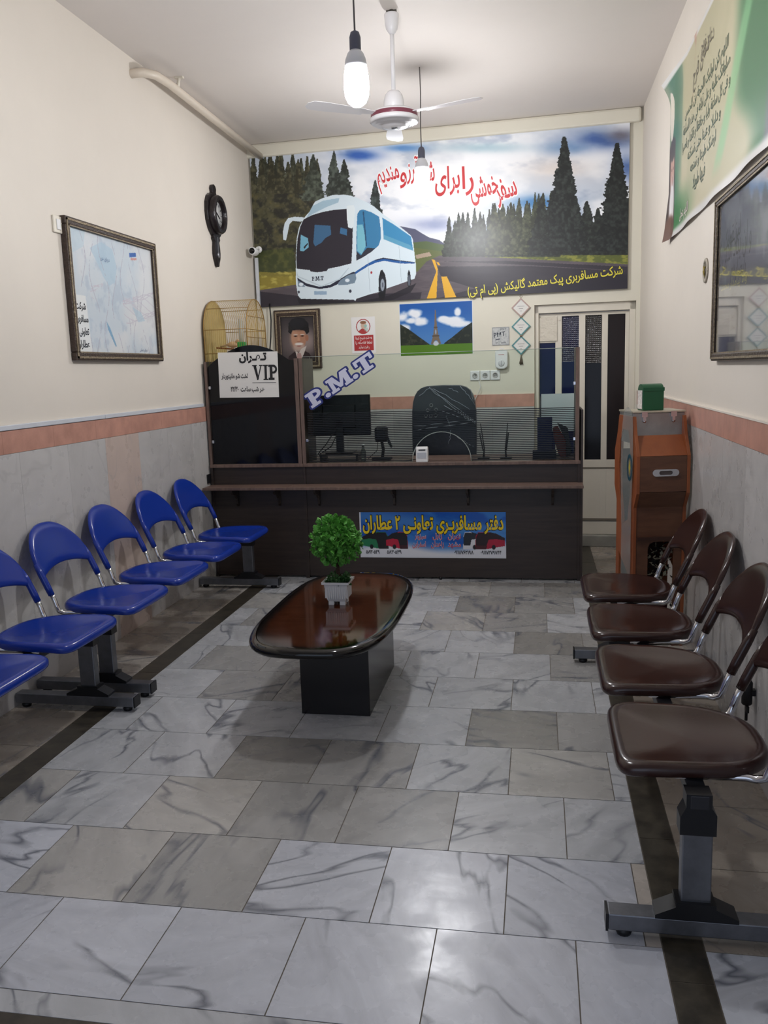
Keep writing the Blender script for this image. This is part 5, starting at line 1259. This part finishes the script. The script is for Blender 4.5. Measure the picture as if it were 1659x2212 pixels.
def plant():
    r = thing('topiary_plant', 'artificial green ball topiary in a square white pot on the coffee table', 'plant', (-.985, 4.06, .452))
    b = MB()
    def fr(z0, z1, a, c): b.raw([(x * a, y * a, z0) for x, y in ((-1, -1), (1, -1), (1, 1), (-1, 1))] + [(x * c, y * c, z1) for x, y in ((-1, -1), (1, -1), (1, 1), (-1, 1))], [(0, 1, 5, 4), (1, 2, 6, 5), (2, 3, 7, 6), (3, 0, 4, 7)])
    fr(.03, .105, .048, .058); fr(.018, .03, .042, .048); fr(.105, .108, .058, .068); fr(.108, .120, .068, .069); fr(.120, .112, .069, .058)
    b.raw([(x * .048, y * .048, .03) for x, y in ((-1, -1), (1, -1), (1, 1), (-1, 1))], [(0, 1, 2, 3)])
    for sx in (-1, 1):
        for sy in (-1, 1): b.box(min(sx * .015, sx * .042), max(sx * .015, sx * .042), min(sy * .015, sy * .042), max(sy * .015, sy * .042), 0, .02)
    for k in range(9):
        u = -.044 + .011 * k
        for sy in (-1, 1): b.box(u - .002, u + .002, sy * .0535 - .004, sy * .0535 + .004, .035, .10)
        for sx in (-1, 1): b.box(sx * .0535 - .004, sx * .0535 + .004, u - .002, u + .002, .035, .10)
    b.build('pot', M_plastic, r)
    b = MB(); b.box(-.056, .056, -.056, .056, .09, .104); b.build('soil', mat('dark_moss', (40, 52, 30), .9, bump=1, bscale=60), r)
    b = MB(); b.tube([(0, 0, .09), (.003, .002, .16), (-.003, 0, .23)], .009, 8); b.tube([(.008, .004, .09), (-.006, .006, .16), (.004, 0, .23)], .006, 8); b.build('stem', mat('stem_bark', (60, 42, 32), .8, bump=.8, bscale=90), r)
    rg = random.Random(12); vs = []; fs = []
    def leaf(p, d, sz):
        d = d.normalized(); u = d.cross(Vector((rg.uniform(-1, 1), rg.uniform(-1, 1), rg.uniform(-1, 1)))).normalized(); w_ = d.cross(u); b0 = len(vs)
        for (a, c, e) in ((0, 0, 0), (.5, .42, .10), (.95, .36, .2), (1.12, 0, .12), (.95, -.36, .2), (.5, -.42, .10)): vs.append(tuple(p + d * a * sz + u * c * sz + w_ * e * sz))
        fs.append((b0, b0 + 1, b0 + 2, b0 + 3)); fs.append((b0, b0 + 3, b0 + 4, b0 + 5))
    def ball(c, R, n, lsz):
        for i in range(n):
            th = math.acos(1 - 2 * (i + .5) / n); ph = PI * (1 + 5 ** .5) * i; d = Vector((math.sin(th) * math.cos(ph), math.sin(th) * math.sin(ph), math.cos(th)))
            p = c + d * R * rg.uniform(.68, 1.08)
            for k in range(6):
                dd = (d * .9 + Vector((rg.uniform(-1, 1), rg.uniform(-1, 1), rg.uniform(-1, 1))) * .85); leaf(p + Vector((rg.uniform(-1, 1), rg.uniform(-1, 1), rg.uniform(-1, 1))) * .006, dd, lsz * rg.uniform(.75, 1.15))
    cb = Vector((-.002, 0, .318)); ball(cb, .112, 210, .023); ball(cb, .07, 90, .022)
    b = MB(); b.raw(vs, fs, 0, False); b.build('foliage', mat('leaf_green', (92, 160, 66), .5, var=.4, vscale=40), r)
    vs.clear(); fs.clear()
    for (x, y) in ((-.035, -.02), (.035, -.02), (.03, .03), (-.03, .03), (0, -.04), (.045, .0)):
        for q in range(2): ball(Vector((x, y, .112 + .018 * q)), .014, 6, .014)
    b = MB(); b.raw(vs, fs, 0, False); b.build('base_greenery', mat('leaf_dark', (50, 92, 44), .55, var=.3, vscale=40), r)
plant()

# ------------------------------------------------------------------ charity kiosk in the right corner
def kiosk():
    a = math.radians(10.5); r = thing('donation_kiosk', 'orange-brown wooden charity kiosk with metal cash box and chrome drawer pull', 'kiosk', (.524, 4.80, 0), a)
    W, D = .292, .44
    side = [(.05, 0), (.05, .80), (0, .885), (0, 1.09), (.055, 1.20), (.085, 1.30), (.355, 1.30), (.385, 1.20), (D, 1.09), (D, .885), (D - .05, .80), (D - .05, 0)]
    hole = [(.16, .72), (.28, .67), (.285, .74), (.33, .86), (.345, 1.02), (.32, 1.16), (.28, 1.22), (.17, 1.22), (.14, 1.16), (.115, 1.02), (.125, .86), (.155, .78)]
    hole2 = [(.12, .02), (.33, .02), (.33, .50), (.14, .40), (.12, .38)]
    for x in (0, W - .018):
        b = MB(); b.prism(side, [hole[::-1], hole2], x, x + .018, lambda u, v, t: (t, u, v)); b.build('side_panel', M_orange, r, bevel=.0015)
    b = MB(); b.box(.018, W - .018, .002, .02, .892, 1.088); d = b.build('drawer', M_orangef, r, bevel=.0015)
    cap = lambda hw, hh, n=10: [(hw - hh + hh * math.cos(-PI / 2 + PI * k / n), hh * math.sin(-PI / 2 + PI * k / n)) for k in range(n + 1)] + [(-hw + hh + hh * math.cos(PI / 2 + PI * k / n), hh * math.sin(PI / 2 + PI * k / n)) for k in range(n + 1)]
    b = MB(); b.prism(cap(.072, .019), [cap(.036, .011)[::-1]], -.008, .003, lambda u, v, t: (u + .156, t, v + .998)); b.build('drawer_pull', M_chrome, d, bevel=.003)
    b = MB(); b.prism(cap(.036, .011), [], .0005, .003, lambda u, v, t: (u + .156, t, v + .998)); b.build('pull_recess', mat('dull_recess', (96, 86, 84), .4, metal=.4), d)
    b = MB(); b.raw([(.018, .004, 1.09), (W - .018, .004, 1.09), (W - .018, .10, 1.195), (.018, .10, 1.195), (.018, .02, 1.085), (W - .018, .02, 1.085), (W - .018, .11, 1.18), (.018, .11, 1.18)], [(0, 1, 2, 3), (4, 7, 6, 5), (0, 4, 5, 1), (3, 2, 6, 7), (0, 3, 7, 4), (1, 5, 6, 2)]); b.build('sloping_panel', M_orange, r)
    b = MB(); b.raw([(.018, .004, .89), (W - .018, .004, .89), (W - .018, .055, .80), (.018, .055, .80), (.018, .03, .89), (W - .018, .03, .89), (W - .018, .08, .80), (.018, .08, .80)], [(0, 1, 2, 3), (4, 7, 6, 5), (0, 4, 5, 1), (3, 2, 6, 7), (0, 3, 7, 4), (1, 5, 6, 2)]); b.build('under_slope', M_orangef, r)
    ar = [(.085, 0), (.085, .57), (.095, .595), (.12, .605), (.195, .605), (.22, .595), (.23, .57), (.23, 0)]
    b = MB(); b.prism([(.018, 0), (.085, 0)] + ar[1:] + [(W - .018, 0), (W - .018, .80), (.018, .80)], [], .055, .07, lambda u, v, t: (u, t, v)); b.build('front_panel', M_orangef, r)
    b = MB(); b.box(.018, W - .018, D - .07, D - .055, 0, 1.1); b.box(.018, W - .018, .07, D - .07, .01, .03); b.box(.018, W - .018, .03, D - .06, .62, .635); b.build('inner_boards', mat('dark_veneer', (60, 36, 28), .5), r)
    tin = mat('dull_tin', (150, 148, 146), .33, metal=.75, var=.15, vscale=9, bump=.15, bscale=14)
    b = MB(); b.box(.004, W - .004, .10, .36, 1.15, 1.318); bx = b.build('cash_box', tin, r, bevel=.003)
    b = MB(); b.box(.0, W, .095, .365, 1.318, 1.328); b.build('lid', mat('lid_tin', (188, 180, 162), .35, metal=.5), bx, bevel=.002)
    for x in (.065, .225):
        b = MB(); b.box(x - .016, x + .016, .088, .098, 1.296, 1.324); b.box(x - .008, x + .008, .089, .098, 1.276, 1.298); b.lathe([(.009, 0), (.009, .006)], (x, .097, 1.272), 10, axis='y'); b.build('hasp', M_chrome, bx)
    # bowed clear acrylic sheet on the outer side, with round emblem
    ac = [(.04, .30), (.04, .80), (.02, 1.05), (.03, 1.25)] + [(.125 - .09 * math.cos(PI * k / 10), 1.28 + .07 * math.sin(PI * k / 10)) for k in range(11)] + [(.24, 1.2), (.25, 1.0), (.22, .66), (.22, .30)]
    b = MB(); b.prism([(u + .03, v) for u, v in ac], [], -.010, -.007, lambda u, v, t: (t, u, v)); k = b.build('acrylic_sheet', mat('clear_acrylic', (170, 175, 172), .12, alpha=.28, spec=.8), r)
    b = MB(); b.prism([(.10 + .05 * math.cos(2 * PI * q / 24), 1.02 + .075 * math.sin(2 * PI * q / 24)) for q in range(24)], [[(.10 + .035 * math.cos(2 * PI * q / 24), 1.02 + .055 * math.sin(2 * PI * q / 24)) for q in range(24)][::-1]], -.0115, -.0105, lambda u, v, t: (t, u, v)); b.build('emblem_ring', mat('emblem_blue', (28, 70, 84), .4), k)
    b = MB(); b.prism([(.10, .975), (.115, 1.02), (.10, 1.065), (.085, 1.02)], [], -.0115, -.0105, lambda u, v, t: (t, u, v)); b.build('emblem_centre', mat('emblem_yellow', (176, 164, 60), .4), k)
    # bundle seen through the arched opening
    r2 = thing('dried_flower_bundle', 'dark and white bundle of dried flowers inside the kiosk opening', 'flowers', (.66, 5.0, .03), a)
    rg = random.Random(6)
    for mi, (nm, m, n) in enumerate((('white_petals', mat('cream_petal', (206, 202, 176), .7), 70), ('dark_leaves', mat('dark_leaf', (26, 24, 24), .6), 110))):
        b = MB()
        for k in range(n):
            p = Vector((rg.uniform(-.08, .08), rg.uniform(-.07, .05), rg.uniform(.33, .52) if mi == 0 else rg.uniform(.12, .55))); d = Vector((rg.uniform(-1, 1), rg.uniform(-1, 1), rg.uniform(-1, 1))).normalized(); u = d.cross(Vector((.3, .5, .8))).normalized(); s_ = rg.uniform(.012, .026)
            b.raw([tuple(p), tuple(p + (d + u * .5) * s_), tuple(p + d * 2 * s_ + Vector((0, 0, .005))), tuple(p + (d - u * .5) * s_)], [(0, 1, 2, 3)])
        b.build(nm, m, r2)['kind'] = 'stuff'
    b = MB(); b.lathe([(.05, 0), (.06, .12), (.07, .2), (.065, .2), (.045, .02)], (0, 0, 0), 16); b.build('vase', mat('wine_vase', (52, 16, 18), .4), r2)
kiosk()
r = thing('green_donation_box', 'small dark green alms box with a paper label on top of the kiosk', 'box', (.568, 4.96, 1.329), math.radians(10.5))
pr = [(0, 0), (.10, 0), (.10, .11)] + [(.05 + .05 * math.cos(PI * k / 10), .11 + .035 * math.sin(PI * k / 10)) for k in range(1, 10)] + [(0, .11)]
b = MB(); b.prism(pr, [], 0, .115, lambda u, v, t: (t, u, v)); b.build('box_body', mat('dark_green_plastic', (14, 78, 48), .35), r, bevel=.004)
b = MB(); b.box(.0, .118, -.003, .0, .105, .125); b.build('rim', MATS['dark_green_plastic'], r, bevel=.001)
b = MB(); b.box(-.003, -.001, .012, .09, .008, .11); b.build('paper_label', mat('label_paper', (206, 200, 196), .5, var=.35, vscale=90), r)

# ------------------------------------------------------------------ fan and hanging bulbs
def fan():
    x, y = -.824, 5.24; r = thing('ceiling_fan', 'white ceiling fan with ribbed round motor hanging on a short rod', 'fan', (x, y, ZC))
    Wm = mat('fan_white', (228, 226, 228), .25)
    b = MB(); b.tube([(0, 0, 0), (0, 0, -.06)], .014, 10); b.box(-.03, .03, -.006, .006, -.05, 0); b.build('ceiling_hook', mat('hook_metal', (110, 106, 100), .5, metal=.5), r)
    b = MB(); b.lathe([(.040, -.02), (.042, -.025), (.040, -.07), (.034, -.10), (.018, -.125), (.012, -.13)], (0, 0, 0), 24); b.build('canopy', Wm, r)
    b = MB(); b.tube([(0, 0, -.05), (0, 0, -.46)], .0125, 12); b.build('downrod', Wm, r)
    b = MB(); b.lathe([(.012, -.432), (.035, -.437), (.05, -.455), (.058, -.485), (.060, -.525), (.056, -.53)], (0, 0, 0), 28); b.build('motor_cap', Wm, r)
    z = -.545
    b = MB(); b.lathe([(.058, z + .012), (.11, z + .004), (.128, z - .006), (.134, z - .012), (.134, z - .036), (.142, z - .040), (.143, z - .056), (.132, z - .066), (.126, z - .060), (.112, z - .076), (.106, z - .070), (.092, z - .083), (.086, z - .077), (.07, z - .088), (.03, z - .092), (.0, z - .092)], (0, 0, 0), 44); rot = b.build('motor_housing', Wm, r)
    b = MB(); b.lathe([(.1335, z - .013), (.1365, z - .016), (.1365, z - .034), (.1335, z - .037)], (0, 0, 0), 44); b.build('maroon_band', mat('maroon_band', (122, 62, 76), .3), rot)
    b = MB(); b.lathe([(.018, z - .092), (.018, z - .096), (.0, z - .096)], (0, 0, 0), 16); b.build('oil_cap', M_steel, rot)
    for k in range(3):
        a = math.radians(-21 + 120 * k); M = Matrix.Rotation(a, 4, 'Z') @ Matrix.Translation((0, 0, z - .024)) @ Matrix.Rotation(math.radians(8), 4, 'X')
        b = MB(); pts = [(.20, -.038), (.46, -.055), (.53, -.05), (.555, -.02), (.555, .02), (.53, .05), (.46, .055), (.20, .038)]
        b.prism(pts, [], -.0015, .0015, lambda u, v, t: tuple(M @ Vector((u, v, t)))); bl = b.build('blade', Wm, r)
        b = MB(); b.prism([(.125, -.02), (.22, -.03), (.26, 0), (.22, .03), (.125, .02)], [], .0016, .006, lambda u, v, t: tuple(M @ Vector((u, v, t)))); b.build('blade_iron', Wm, bl)
fan()
def bulb(x, y, zs, label, em):
    r = thing('hanging_bulb', label, 'lamp', (x, y, ZC), 0, 'bare LED bulbs hanging on cords')
    z = zs - ZC
    b = MB(); b.tube([(0, 0, 0), (.003, 0, z * .3), (-.002, .002, z * .7), (0, 0, z + .01)], .004, 6); b.build('cord', mat('grey_flex', (112, 108, 106), .6), r)
    b = MB(); b.lathe([(.006, z + .022), (.018, z + .015), (.024, z - .005), (.024, z - .055), (.022, z - .06)], (0, 0, 0), 20); b.build('lamp_holder', mat('grey_holder', (86, 88, 104), .5), r)
    b = MB(); b.lathe([(.023, z - .055), (.034, z - .068), (.043, z - .09), (.047, z - .112), (.047, z - .13)], (0, 0, 0), 24); b.build('bulb_collar', mat('bulb_collar', (214, 216, 222), .3), r)
    b = MB(); b.lathe([(.047, z - .13), (.052, z - .16), (.054, z - .20), (.050, z - .235), (.038, z - .262), (.02, z - .276), (.004, z - .28)], (0, 0, 0), 18)
    b.build('bulb_diffuser', em, r)
M_em = mat('lit_led_diffuser', (255, 255, 255), .3, emit=(.97, .975, 1.0), estr=BULB_STRENGTH)
bulb(-.755, 3.80, 2.975, 'lit bare bulb on a cord nearer the camera, left of the fan', M_em)
bulb(-.794, 6.214, 3.085, 'lit bare bulb on a cord beyond the fan, in front of the coach banner', M_em)

for o in (_to,): bpy.data.objects.remove(o)
